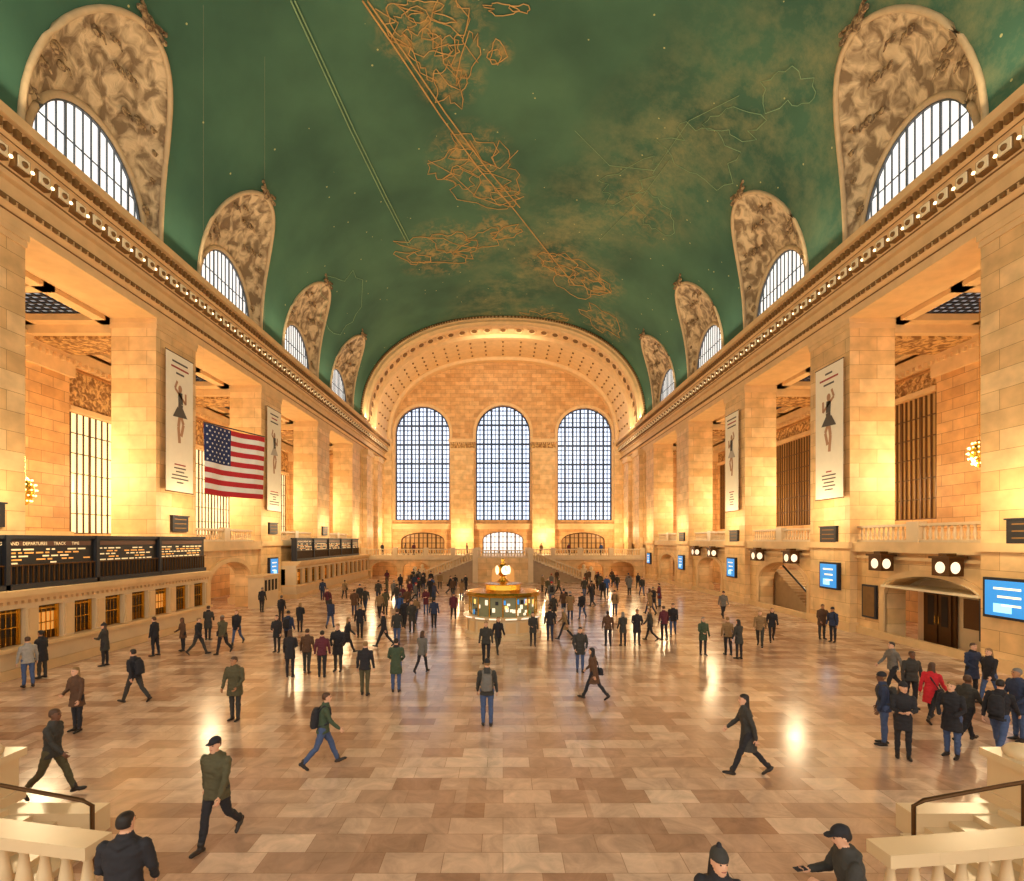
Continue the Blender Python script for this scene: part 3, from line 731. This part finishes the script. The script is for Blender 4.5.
# flag
fl=empty('american_flag')
FA,FB=Vector((-14.1,24.0,0)),Vector((-12.85,27.5,0)); ZT,ZBt=10.42,7.1
fn=Vector((3.5,-1.2,0)).normalized()
def FP(u,v,o=0):
    w=.07*sin(u*9+v*2)+.03*sin(u*17)
    return FA.lerp(FB,u)+fn*(w+o)+Vector((0,0,ZT+(ZBt-ZT)*v-.05*sin(u*pi)))
mb=MB()
for k in range(13):
    for i in range(24):
        mb.poly([FP(i/24,k/13),FP((i+1)/24,k/13),FP((i+1)/24,(k+1)/13),FP(i/24,(k+1)/13)],0 if k%2==0 else 1,True)
for o in (.015,-.015):
    for i in range(10):
        for j in range(4):
            a,b_=i/10*.42,(i+1)/10*.42; c,d=j/4*7/13,(j+1)/4*7/13
            mb.poly([FP(a,c,o),FP(b_,c,o),FP(b_,d,o),FP(a,d,o)],2,True)
    for r in range(9):
        for c in range(6 if r%2==0 else 5):
            u=.42*(c+.5+(0 if r%2==0 else .5))/6; v=7/13*(r+.6)/9.2
            mb.poly([FP(u+(.017 if q%2==0 else .007)*sin(q*pi/5), v-(.02 if q%2==0 else .008)*cos(q*pi/5),o*1.8) for q in range(10)],1)
mb.build('flag_cloth',[plain('flag_red','#c2262e',.8),plain('flag_white','#f4efe6',.8),plain('flag_blue','#22305f',.8)],fl)
mb=MB(); mb.tube([FP(0,0)+Vector((0,0,.04)),FP(1,0)+Vector((0,0,.04))],.03,0,6)
for p in (FP(0,0),FP(1,0)):
    x,z=p.x,ZS+B_*(1-abs(p.x/A_)**NE)**(1/NE); mb.tube([p,(p.x,p.y,z-.05)],.003,1,4)
mb.build('flag_pole_and_cable',[M_iron,M_rim],fl)

# chandeliers
def chandelier(x,y,z,s=.72,zt=16.4):
    mb=MB()
    mb.tube([(x,y,z+.8*s),(x,y,zt)],.012,0,5)
    mb.lathe(x,y,[(0,z-.95*s),(.2*s,z-.8*s),(.45*s,z-.3*s),(.5*s,z+.15*s),(.35*s,z+.6*s),(.1*s,z+.9*s)],0,14,True)
    for zz,r in ((-.65,.35),(-.3,.54),(.05,.6),(.4,.55),(.7,.36)):
        for k in range(12): a=2*pi*(k+.5*(zz>0))/12; mb.ball((x+r*s*cos(a),y+r*s*sin(a),z+zz*s),.06*s,1,6,4)
    mb.build('globe_chandelier',[M_brass,M_bulbc])
for yc in BAYS[2:]:
    chandelier(-22.4,yc+.4,7.2); chandelier(22.6,yc+.7,9.0)

# ------------------------------------------------------------------ camera-end stair flights
for sg in (-1,1):
    root=empty('stair_flight')
    mb=MB()
    for k in range(6): mb.box(min(sg*(6.5+k*.4),sg*10.2),max(sg*(6.5+k*.4),sg*10.2),6.9,8.35,.1*k,.1*(k+1),0)
    mb.box(min(sg*6.7,sg*10.2),max(sg*6.7,sg*10.2),8.35,8.7,0,.42,1)
    mb.build('marble_steps',[M_marble,M_marble],root)
    mb=MB()
    xs,y_0,sl=(4.85,6.12,.17) if sg<0 else (4.4,5.98,.1)
    cur=[Vector((sg*(xs+.62*k), y_0+sl*.62*k+.004*k*k, 0.22)) for k in range(9)]
    for a,b_ in zip(cur[:-1],cur[1:]):
        balustrade(mb,a,b_,1.08,.24,.17,0,False,.085,10)
        mb.hexa([(a.x,a.y-.22,0),(b_.x,b_.y-.22,0),(b_.x,b_.y+.22,0),(a.x,a.y+.22,0),(a.x,a.y-.22,.24),(b_.x,b_.y-.22,.24),(b_.x,b_.y+.22,.24),(a.x,a.y+.22,.24)],0)
    mb.build('marble_balustrade',[M_marble],root)
    mb=MB(); X=sg*8.7; mb.box(X-.3,X+.3,8.2,8.85,.4,1.15); mb.box(X-.37,X+.37,8.12,8.93,1.15,1.28); mb.box(X-.36,X+.36,8.13,8.92,.4,.58)
    mb.lathe(X,8.52,[(.25,1.28),(.28,1.35),(.2,1.45),(.0,1.5)],0,12,True)
    mb.build('newel_post',[M_marble],root)
    mb=MB()
    yy=7.45
    mb.tube([(sg*6.0,yy,.0),(sg*6.0,yy,1.02),(sg*6.15,yy,1.1),(sg*7.35,yy,1.32),(sg*10,yy,1.75)],.03,0,8); mb.tube([(sg*7.6,yy,.3),(sg*7.6,yy,1.36)],.025,0,8)
    mb.build('brass_handrail',[M_bronze],root)

# ------------------------------------------------------------------ people
def ring(c,a,b,rx,ry,n): return [c+a*(rx*cos(2*pi*k/n))+b*(ry*sin(2*pi*k/n)) for k in range(n)]
class Body:
    def __init__(s): s.v=[]; s.f=[]; s.r=[]
    def rings(s,rows,reg):
        i=len(s.v); n=len(rows[0])
        for r in rows: s.v+=[tuple(p) for p in r]
        for a in range(len(rows)-1):
            for c in range(n):
                d=(c+1)%n; s.f.append((i+a*n+c,i+a*n+d,i+(a+1)*n+d,i+(a+1)*n+c)); s.r.append(reg)
        s.f.append(tuple(range(i,i+n))); s.r.append(reg)
        j=i+(len(rows)-1)*n; s.f.append(tuple(range(j,j+n))); s.r.append(reg)
    def limb(s,pts,rs,reg,n=10,fl=1.0,round_=True):
        pts=[Vector(p) for p in pts]; rows=[]
        N=len(pts)
        for k,p in enumerate(pts):
            d=(pts[min(k+1,N-1)]-pts[max(k-1,0)]).normalized()
            ref=Vector((1,0,0)) if abs(d.x)<.8 else Vector((0,1,0))
            b=d.cross(ref).normalized(); a=b.cross(d)
            if k==0 and round_:
                rows.append(ring(p-d*rs[0]*.85,a,b,rs[0]*.45,rs[0]*.45*fl,n))
            rows.append(ring(p,a,b,rs[k],rs[k]*fl,n))
            if k==N-1 and round_:
                rows.append(ring(p+d*rs[k]*.85,a,b,rs[k]*.45,rs[k]*.45*fl,n))
        s.rings(rows,reg)
    def hull(s,rr,reg,n=18):
        rows=[]
        for cx,cy,z,rx,ry in rr:
            rows.append([Vector((cx+rx*math.copysign(abs(cos(2*pi*k/n))**.85,cos(2*pi*k/n)), cy+ry*math.copysign(abs(sin(2*pi*k/n))**.85,sin(2*pi*k/n)), z)) for k in range(n)])
        s.rings(rows,reg)
COAT,TROU,SHOE,SKIN,HAIR,BAG,HAT=range(7)
def make_person(name,P):
    B=Body(); female=P.get('female',False)
    extra=[]
    HZ=.93
    feet=[]
    legs=[]
    for sg,key in ((-1,'legL'),(1,'legR')):
        a,bd,pt=[rad(x) for x in P.get(key,(0,0,0))]
        hip=Vector((sg*.095,0,HZ)); kn=hip+Vector((sg*.01,sin(a),-cos(a)))*.43
        sh=a-bd; an=kn+Vector((0,sin(sh),-cos(sh)))*.41
        fd=Vector((sg*.12,cos(pt),-sin(pt))).normalized(); dn_=Vector((0,-sin(pt),-cos(pt)))
        heel=an-fd*.05+dn_*.045; mid=an+fd*.06+dn_*.045; toe=an+fd*.17+dn_*.055
        legs.append((hip,kn,an,heel,mid,toe)); feet+=[heel.z-.04,toe.z-.03]
    dz=-min(feet); V=Vector((0,0,dz))
    for hip,kn,an,heel,mid,toe in legs:
        hip,kn,an,heel,mid,toe=[q+V for q in (hip,kn,an,heel,mid,toe)]
        mk=lambda p,q,t:p.lerp(q,t)
        w=.92 if female else 1
        B.limb([hip+Vector((0,0,.04)),mk(hip,kn,.4),kn,mk(kn,an,.35)+Vector((0,-.012,0)),mk(kn,an,.95)],[.098*w,.088*w,.066*w,.064*w,.05*w],TROU)
        B.limb([an+Vector((0,0,.06)),an+Vector((0,0,-.01))],[.047,.046],SHOE)
        B.limb([heel,mid,toe],[.042,.046,.036],SHOE,fl=.85)
    Z=dz; hem=P.get('hem',.82); lean=rad(P.get('lean',3))
    def L(y,z):
        h=z-HZ; return (y*1+max(0,h)*sin(lean), HZ+h*(cos(lean) if h>0 else 1)+Z)
    sw=.93 if female else 1.0
    fl=P.get('flare',1.0); bulk=P.get('bulk',1.0)
    rr=[]
    for z,rx,ry,cy in ((hem,.19*fl,.15*fl,0),(hem+.02,.19*fl,.15*fl,0),(.95,.178,.13,0),(1.10,.16,.115,0),(1.25,.185,.125,.01),(1.36,.2,.12,.005),(1.42,.185,.1,0),(1.465,.12,.08,0),(1.5,.07,.065,0)):
        y,zz=L(cy,z); rr.append((0,y,zz,rx*sw*bulk,ry*bulk))
    B.hull(rr,COAT)
    y,zz=L(.0,1.47); B.hull([(0,y,zz,.1,.09),(0,y,zz+.03,.092,.085),(0,y+.004,zz+.065,.078,.075)],BAG if P.get('scarf') else COAT,14)
    if P.get('hoodd'):
        y,zz=L(-.09,1.46); B.limb([(-.1,y+.03,zz),(0,y,zz-.02),(.1,y+.03,zz)],[.04,.055,.04],COAT)
    y,zz=L(.005,1.46); nk=Vector((0,y,zz)); turn=rad(P.get('turn',0)); nod=P.get('nod',0)
    hc=nk+Vector((0,.02+.05*nod,.175-.015*nod))
    B.limb([nk,hc-Vector((0,.01,.08))],[.055,.052],SKIN)
    ct,st=cos(turn),sin(turn)
    def hp(x,y,z):
        y2=y*cos(.5*nod)+z*sin(.5*nod); z2=-y*sin(.5*nod)+z*cos(.5*nod)
        return hc+Vector((x*ct-y2*st, x*st+y2*ct, z2))
    def hring(rows,reg):
        B.rings([[hp(rx*cos(2*pi*k/16),cy+ry*sin(2*pi*k/16),z) for k in range(16)] for z,rx,ry,cy in rows],reg)
    hring([(-.115,.022,.022,.045),(-.1,.042,.045,.035),(-.06,.062,.075,.015),(-.01,.072,.09,.002),(.04,.074,.094,-.002),(.08,.062,.08,-.005),(.105,.035,.045,-.008),(.112,.01,.01,-.008)],SKIN)
    B.limb([hp(0,.088,.012),hp(0,.104,-.02),hp(0,.098,-.03)],[.009,.013,.012],SKIN,8)
    for s_ in (-1,1): B.limb([hp(s_*.074,-.005,.015),hp(s_*.076,-.008,-.025)],[.014,.01],SKIN,8)
    hat=P.get('hat')
    hr=P.get('hair','short')
    hring([(-.05 if hr!='short' else -.03,.07,.06,-.035),(.0,.08,.075,-.032),(.045,.082,.083,-.022),(.06,.081,.095,-.012),(.09,.07,.088,-.01),(.115,.045,.055,-.012),(.125,.012,.015,-.012)],HAIR)
    if hat=='beanie':
        hring([(.03,.086,.105,-.006),(.055,.09,.108,-.006),(.06,.086,.103,-.008),(.1,.072,.09,-.012),(.135,.035,.045,-.014),(.142,.01,.01,-.014)],HAT)
        if P.get('pom'): B.limb([hp(0,-.01,.15),hp(0,-.01,.165)],[.03,.028],BAG)
    if hat=='cap':
        hring([(.045,.085,.104,-.006),(.09,.08,.096,-.01),(.125,.042,.052,-.012),(.135,.01,.01,-.012)],HAT)
        B.rings([[hp(.065*cos(2*pi*k/12),.115+.055*sin(2*pi*k/12),z+.0) for k in range(12)] for z in (.042,.058)],HAT)
    if hr=='long':
        B.rings([[hp(rx*cos(2*pi*k/14),cy+ry*sin(2*pi*k/14),z) for k in range(14)] for z,rx,ry,cy in ((.05,.08,.06,-.04),(-.05,.09,.055,-.05),(-.14,.1,.05,-.055),(-.22,.09,.04,-.07),(-.25,.05,.02,-.075))],HAIR)
    for sg,key in ((-1,'armL'),(1,'armR')):
        a,out,e,inn=[rad(x) for x in P.get(key,(0,8,12,0))]
        ys,zs=L(0,1.405); S=Vector((sg*.185*sw*bulk,ys,zs))
        d1=Vector((sg*sin(out),sin(a)*cos(out),-cos(a)*cos(out))).normalized(); E=S+d1*.285
        a2=a+e; d2=Vector((sg*(sin(out)*.5-sin(inn)),sin(a2)*cos(inn),-cos(a2)*cos(inn))).normalized(); W=E+d2*.245
        B.limb([S,S.lerp(E,.5),E,E.lerp(W,.5),W],[.066*bulk,.058*bulk,.05*bulk,.047,.04],COAT)
        w=Vector((0,1,0))-d2*d2.y
        if w.length<.3: w=Vector((-sg,0,0))-d2*(-sg*d2.x)
        w.normalize(); nrm=d2.cross(w).normalized()
        if nrm.x*sg>0: nrm=-nrm
        if not P.get('pocket'):
            B.rings([ring(W+d2*t,w,nrm,rw,rn,10) for t,rw,rn in ((-.02,.026,.022),(.03,.032,.018),(.07,.04,.018),(.1,.038,.016))],SKIN)
            for q in range(4):
                base=W+d2*.085+w*(-.03+.02*q); ln=(.058,.07,.076,.066)[q]
                cl=.5+P.get('curl',.3)
                p1=base+d2*ln*.45+nrm*ln*.1*cl; p2=p1+(d2*(1-cl*.5)+nrm*cl).normalized()*ln*.35; p3=p2+(d2*(1-cl*.9)+nrm*cl*1.3).normalized()*ln*.3
                extra.append(([base,p1,p2,p3],[.0095,.009,.0085,.007],SKIN))
            tb=W+d2*.03+w*.026
            extra.append(([tb,tb+(d2*.6+w*.8)*.035,tb+(d2*.9+w*.6+nrm*.3)*.058],[.012,.0105,.008],SKIN))
        if P.get('phone') and sg==1:
            c=W+d2*.13+nrm*.02; extra.append(('box',c,w,d2,nrm))
    bag=P.get('bag')
    if bag=='backpack':
        rr=[]
        for z,rx,ry in ((.98,.12,.07),(1.0,.145,.09),(1.2,.15,.1),(1.36,.13,.08),(1.42,.08,.05)):
            y,zz=L(-.2,z); rr.append((0,y,zz,rx,ry))
        B.hull(rr,BAG)
        for s_ in (-1,1):
            q=[L(-.14,1.36),L(-.05,1.475),L(.09,1.42),L(.14,1.28),L(.09,1.08),L(-.1,1.02)]
            B.limb([(s_*x,a_,b_) for x,(a_,b_) in zip((.1,.11,.12,.13,.165,.13),q)],[.02]*6,BAG,8)
    if bag=='shoulder':
        rr=[]
        for z,rx,ry in ((.82,.06,.14),(.84,.07,.16),(1.0,.06,.15),(1.06,.03,.12)):
            y,zz=L(-.08,z); rr.append((.25,y,zz,rx,ry))
        B.hull(rr,BAG)
        q=[L(-.1,1.03),L(-.14,1.3),L(-.02,1.475),L(.13,1.3),L(.06,1.03)]
        B.limb([(x,a_,b_) for x,(a_,b_) in zip((.22,.05,-.1,.02,.22),q)],[.017]*5,BAG,8)
    me=bpy.data.meshes.new('tmp'); me.from_pydata(B.v,[],B.f); o=bpy.data.objects.new('tmp',me); SC.collection.objects.link(o)
    m=o.modifiers.new('r','REMESH'); m.mode='VOXEL'; m.voxel_size=.0125
    m=o.modifiers.new('s','SMOOTH'); m.factor=.5; m.iterations=2
    dg=bpy.context.evaluated_depsgraph_get(); me2=bpy.data.meshes.new_from_object(o.evaluated_get(dg))
    bpy.data.objects.remove(o); bpy.data.meshes.remove(me)
    bvh=BVHTree.FromPolygons(B.v,B.f)
    vs=[]
    for v in me2.vertices:
        c=v.co; h=c.z
        k=.012 if h<1.44+dz else 0
        n1=noise.noise(Vector((c.x*8+P['seed'],c.y*8,c.z*15)))+.5*noise.noise(Vector((c.x*20,c.y*20+P['seed'],c.z*30)))
        vs.append(c+v.normal*(n1*k))
    fs=[tuple(p.vertices) for p in me2.polygons]
    ms_=[]
    for p in me2.polygons:
        hit=bvh.find_nearest(p.center); ms_.append(B.r[hit[2]] if hit[2] is not None else 0)
    bpy.data.meshes.remove(me2)
    X=MB(); X.v=[tuple(v) for v in vs]; X.f=fs; X.m=ms_; X.s=[True]*len(fs)
    for ex in extra:
        if ex[0]=='box':
            _,c,w,d,n=ex; X.hexa([c-w*.037-d*.07-n*.004,c+w*.037-d*.07-n*.004,c+w*.037+d*.07-n*.004,c-w*.037+d*.07-n*.004,c-w*.037-d*.07+n*.004,c+w*.037-d*.07+n*.004,c+w*.037+d*.07+n*.004,c-w*.037+d*.07+n*.004],BAG)
        else: X.tube(ex[0],ex[1],ex[2],6)
    for s_ in (-1,1):
        X.ball(hp(s_*.031,.083,.014),.0095,7,6,5); X.tube([hp(s_*.045,.083,.032),hp(s_*.018,.09,.034)],.004,HAIR,5)
    X.tube([hp(-.024,.083,-.055),hp(0,.091,-.056),hp(.024,.083,-.055)],.0055,8,5)
    mats=[M_cl['black'],M_cl['navy'],M_shoe,M_skin[0],M_hair[0],M_cl['black'],M_cl['black'],M_eye,M_lip]
    me=bpy.data.meshes.new(name); me.from_pydata(X.v,[],X.f)
    for m in mats: me.materials.append(m)
    me.polygons.foreach_set('material_index',X.m); me.polygons.foreach_set('use_smooth',X.s); me.update()
    return me
M_cl={k:plain('cloth_'+k,c,.85,var=.25,sc=14) for k,c in dict(black='#242227',charcoal='#383531',navy='#2b3550',olive='#524c34',brown='#583c29',grey='#6b6660',tan='#8b6d49',red='#c21f2b',jeans='#435479',green='#3f4d38',lightgrey='#9a948c',burg='#5d2430',blue='#2c4d86',cream='#cfc0a2').items()}
M_shoe=plain('shoe_leather','#241b16',.5); M_skin=[plain('skin_a','#dca888',.55,var=.05),plain('skin_b','#b07c56',.55,var=.05),plain('skin_c','#6c4630',.55,var=.05)]
M_hair=[plain('hair_dark','#1d1410',.6),plain('hair_brown','#4a2f1c',.6),plain('hair_blond','#8d6a40',.6),plain('hair_grey','#77716c',.6)]
M_eye=plain('eye','#140f0c',.3); M_lip=plain('lip','#9a5348',.5)
ST=dict(legL=(2,2,0),legR=(-2,0,0))
WA=dict(legL=(26,6,-12),legR=(-20,22,38),armL=(-22,8,12,0),armR=(24,8,22,0))
WB=dict(legL=(-16,30,34),legR=(18,4,-8),armL=(18,7,20,0),armR=(-16,9,12,0))
VAR={
 'man_in_cap_walking':dict(WB,hat='cap',hem=.8,bulk=1.06,hoodd=True),
 'man_with_backpack':dict(ST,hat='beanie',bag='backpack',hem=.84,armL=(4,10,18,0),armR=(2,10,14,0)),
 'woman_in_coat_walking':dict(WA,female=True,hair='long',bag='shoulder',hem=.6,flare=1.12,lean=6),
 'man_in_overcoat':dict(ST,hem=.62,flare=1.05,armL=(10,12,55,30),armR=(6,12,50,28),pocket=True,scarf=True),
 'man_with_phone':dict(ST,hat='cap',hem=.82,armR=(25,6,65,30),armL=(15,8,80,30),nod=.7,phone=True,hoodd=True,bulk=1.12,lean=6),
 'man_walking':dict(WA,hem=.84,hair='short'),
 'woman_standing':dict(ST,female=True,hair='long',hem=.7,flare=1.08,armL=(5,9,20,0),armR=(12,9,60,30)),
 'man_walking_with_backpack':dict(WA,bag='backpack',hem=.86,lean=6),
 'woman_walking':dict(WB,female=True,hair='long',hem=.78,scarf=True),
 'man_in_jacket':dict(legL=(4,6,0),legR=(-6,2,0),hem=.85,armL=(0,12,10,0),armR=(0,12,14,0)),
 'woman_in_beanie':dict(ST,female=True,hat='beanie',pom=True,hair='long',hem=.66,armL=(20,8,75,35),armR=(18,8,70,30),turn=20),
 'man_with_shoulder_bag':dict(WB,bag='shoulder',hem=.82),
 'man_in_hooded_parka':dict(ST,hem=.7,bulk=1.1,hoodd=True,armL=(8,12,40,20),armR=(8,12,30,15),turn=-15),
}
MESH={}
for i,(k,p) in enumerate(VAR.items()):
    p['seed']=i*7.3; MESH[k]=make_person(k,p)
POS=[(0,26.6)]
def put(kind,X,Y,head,coat='black',tr='jeans',h=None,bag='black',hat='black',skin=None,hair=None,z=0):
    o=bpy.data.objects.new(kind,MESH[kind]); SC.collection.objects.link(o); POS.append((X,Y))
    o.location=(X,Y,z); o.rotation_euler=(0,0,rad(head)); s=(h or 1.75)/1.77; o.scale=(s,s,s)
    R=random.Random(int(X*100)+int(Y*10))
    ms=[M_cl[coat],M_cl[tr],M_shoe,skin or R.choice([M_skin[0]]*4+M_skin[1:]),hair or R.choice([M_hair[0],M_hair[0],M_hair[1],M_hair[1],M_hair[2],M_hair[3]]),M_cl[bag],M_cl[hat]]
    for i,m in enumerate(ms): o.material_slots[i].link='OBJECT'; o.material_slots[i].material=m
    return o
def G(px,foot): y=CH*F/(foot-HY); return ((px-CX)/F*y, y)
PL=[
('man_in_cap_walking',217,845,172,'olive','black',1.8,'black','black'),
('man_walking',52,797,-80,'charcoal','olive',1.74,'black','black'),
('woman_standing',77,731,170,'brown','black',1.68,'black','black'),
('man_walking_with_backpack',135,703,80,'black','charcoal',1.68,'black','black'),
('man_in_hooded_parka',235,720,175,'olive','charcoal',1.76,'black','black'),
('man_walking_with_backpack',323,767,-70,'green','jeans',1.66,'black','black'),
('man_in_jacket',365,695,0,'black','olive',1.72,'black','black'),
('man_in_overcoat',396,692,5,'green','jeans',1.75,'black','black'),
('man_with_backpack',487,726,0,'charcoal','jeans',1.78,'grey','black'),
('woman_walking',422,673,-20,'grey','black',1.6,'black','black'),
('woman_standing',290,677,10,'black','black',1.72,'black','black'),
('man_in_jacket',307,673,0,'brown','charcoal',1.65,'tan','black'),
('man_in_jacket',322,677,10,'burg','black',1.68,'black','black'),
('man_in_overcoat',338,671,180,'black','charcoal',1.8,'black','black'),
('woman_in_coat_walking',594,700,60,'brown','black',1.66,'black','black'),
('man_in_hooded_parka',580,672,180,'charcoal','jeans',1.7,'black','black'),
('woman_in_coat_walking',748,776,78,'charcoal','black',1.76,'brown','black'),
('woman_standing',703,655,180,'green','black',1.65,'black','black'),
('man_in_jacket',728,655,0,'tan','black',1.65,'black','black'),
('woman_standing',739,659,20,'charcoal','black',1.65,'black','black'),
('man_with_backpack',884,745,60,'navy','jeans',1.76,'charcoal','black'),
('woman_in_beanie',903,758,150,'black','black',1.74,'black','black'),
('woman_in_coat_walking',931,722,-60,'red','black',1.66,'black','black'),
('man_in_overcoat',952,757,120,'black','jeans',1.74,'black','black'),
('man_walking',966,743,-80,'charcoal','black',1.7,'black','black'),
('man_walking_with_backpack',999,755,-60,'black','jeans',1.78,'black','black'),
('man_in_hooded_parka',1019,741,90,'navy','jeans',1.8,'black','black'),
('man_in_jacket',911,708,170,'charcoal','black',1.7,'black','black'),
('man_walking',893,693,90,'grey','black',1.7,'black','black'),
('woman_walking',990,704,100,'black','jeans',1.72,'black','black'),
('man_in_overcoat',972,697,180,'navy','black',1.72,'black','black'),
('man_in_jacket',608,646,0,'brown','black',1.65,'black','black'),
('woman_standing',623,646,10,'charcoal','black',1.6,'black','black'),
('man_in_overcoat',637,645,180,'black','charcoal',1.7,'black','black'),
('man_in_jacket',550,641,0,'black','navy',1.7,'black','black'),
('woman_standing',533,646,180,'charcoal','black',1.6,'black','black'),
('woman_walking',498,654,200,'black','charcoal',1.65,'black','black'),
('man_in_jacket',486,664,180,'charcoal','black',1.72,'black','black'),
('man_walking',384,647,90,'black','black',1.7,'black','black'),
('man_in_jacket',397,645,0,'charcoal','jeans',1.7,'black','black'),
('woman_standing',277,652,180,'black','black',1.65,'black','black'),
('man_with_backpack',288,648,0,'navy','black',1.7,'black','black'),
('man_in_overcoat',42,678,90,'black','charcoal',1.72,'black','black'),
('woman_in_beanie',105,666,100,'charcoal','black',1.68,'black','black'),
('man_in_jacket',155,656,90,'black','black',1.68,'black','black'),
('man_in_jacket',28,687,60,'lightgrey','jeans',1.7,'black','black'),
('woman_standing',183,651,150,'brown','black',1.5,'black','black'),
('man_walking',198,655,-90,'black','charcoal',1.65,'black','black'),
('man_with_shoulder_bag',223,654,170,'olive','black',1.72,'black','black'),
('woman_walking',237,645,180,'black','jeans',1.7,'black','black'),
('man_in_overcoat',208,640,0,'charcoal','black',1.7,'black','black'),
('man_walking',760,647,150,'tan','charcoal',1.75,'black','black'),
('woman_walking',772,642,160,'black','black',1.7,'black','black'),
('man_in_hooded_parka',822,639,180,'brown','charcoal',1.75,'black','black'),
('man_with_backpack',833,642,120,'navy','black',1.7,'black','black'),
('man_in_jacket',360,638,10,'black','black',1.7,'black','black'),
('woman_in_coat_walking',347,654,-70,'black','black',1.65,'black','black'),
('man_in_overcoat',412,632,180,'charcoal','charcoal',1.72,'black','black'),
('woman_in_coat_walking',565,640,80,'tan','black',1.65,'black','black'),
('man_with_shoulder_bag',673,636,160,'black','jeans',1.72,'black','black'),
('man_in_jacket',664,640,20,'burg','black',1.7,'black','black'),
('woman_walking',650,641,60,'charcoal','black',1.65,'black','black'),
('man_in_jacket',434,628,0,'navy','black',1.7,'black','black'),
('woman_standing',300,632,0,'black','black',1.6,'black','black'),
('man_in_jacket',248,612,0,'black','black',1.7,'black','black'),
]
for k,px,ft,hd,c,t,h,bg,ht in PL:
    X,Y=G(px,ft); X=max(-16.4,min(17.4,X)); put(k,X,Y,hd,c,t,h,bg,ht)
put('man_in_hooded_parka',-4.28,5.75,10,'black','black',1.83,hair=M_hair[0])
put('woman_in_beanie',2.2,5.2,165,'black','black',1.8,hat='charcoal',skin=M_skin[0],hair=M_hair[0])
put('man_with_phone',3.85,5.6,75,'charcoal','black',1.78,skin=M_skin[0])
R=random.Random(11); kinds=list(VAR); cols=['black','charcoal','navy','brown','olive','black','grey','tan','burg','black','charcoal','blue']
def clear(X,Y,d=.8): return all((X-a)**2+(Y-b_)**2>d*d for a,b_ in POS)
cnt=0
while cnt<78:
    if R.random()<.52: X=R.gauss(-7.5,3.4); Y=R.uniform(28,57)
    else: X=R.gauss(7.5,4.2); Y=R.uniform(31,57)
    if abs(X)>15.3 or abs(X)<2.8: continue
    if Y>50 and abs(X)<6: continue
    if not clear(X,Y): continue
    cnt+=1
    put(R.choice(kinds[:4]+kinds[5:]),X,Y,R.choice([0,180,R.uniform(0,360)]),R.choice(cols),R.choice(['black','jeans','charcoal','navy']),R.uniform(1.6,1.82),'black',R.choice(['black','grey','red','navy']))
for k in range(14):
    X=R.uniform(-16,16)
    if abs(X)<3.5 or not clear(X,67.4,1): continue
    put(R.choice(kinds[5:10]),X,67.4,R.choice([180,0,90]),R.choice(cols),'black',1.72,z=ZB)

# ------------------------------------------------------------------ lights
def area(name,loc,rot,sx,sy,p,c):
    l=bpy.data.lights.new(name,'AREA'); l.shape='RECTANGLE'; l.size=sx; l.size_y=sy; l.energy=p; l.color=c
    o=bpy.data.objects.new(name,l); o.location=loc; o.rotation_euler=rot; SC.collection.objects.link(o); return o
def point(name,loc,p,c,r=.3):
    l=bpy.data.lights.new(name,'POINT'); l.energy=p; l.color=c; l.shadow_soft_size=r
    o=bpy.data.objects.new(name,l); o.location=loc; SC.collection.objects.link(o); return o
WARM=(1,.77,.44); WARM2=(1,.84,.58)
for sd in (-1,1):
    for yc in BAYS[1:]:
        area('cornice_cove_lamp',(sd*17.75,yc+5.85,20.75),(0,rad(180-sd*50),0),.5,4,330,WARM2)
        point('recess_lamp',(sd*22.3,yc+1.0,8.5),1150,WARM,.5)
        point('passage_lamp',(sd*21.6,yc,3.6),190,WARM2,.2)
    for yp in PIERS[1:]:
        point('pier_bracket_lamp',(sd*16.6,yp,6.4),380,WARM,.45)
point('end_balcony_fill',(-6.3,76.5,5.6),800,WARM,.3); point('end_balcony_fill',(6.3,76.5,5.6),800,WARM,.3)  # added fill points without fixtures, to brighten the far end
point('end_balcony_fill',(-16,76,6.2),700,WARM,.3); point('end_balcony_fill',(16,76,6.2),700,WARM,.3)
for x in (-13,0,13): area('end_wall_fill',(x,67.5,20.8 if x else 31.8),(rad(90-10) if x else rad(60),0,0),8,.6,600,WARM2)  # added fill strips facing the end wall, no real fixture there
for x in (-13.4,-5,5,13.4): point('underbalcony_lamp',(x,68.3,2.0),110,WARM,.15)
W=bpy.data.worlds.new('World'); SC.world=W; W.use_nodes=True
W.node_tree.nodes['Background'].inputs[0].default_value=(1,.92,.79,1); W.node_tree.nodes['Background'].inputs[1].default_value=1.9

# ------------------------------------------------------------------ camera
cam=bpy.data.cameras.new('Camera'); co=bpy.data.objects.new('Camera',cam); SC.collection.objects.link(co)
co.location=(0,0,CH); co.rotation_euler=(rad(90),0,0)
cam.sensor_fit='HORIZONTAL'; cam.sensor_width=36; cam.lens=36*F/1024
cam.shift_x=(512-CX)/1024; cam.shift_y=(HY-440.5)/1024; cam.clip_end=300
SC.camera=co
SC.view_settings.view_transform='Standard'; SC.view_settings.look='None'
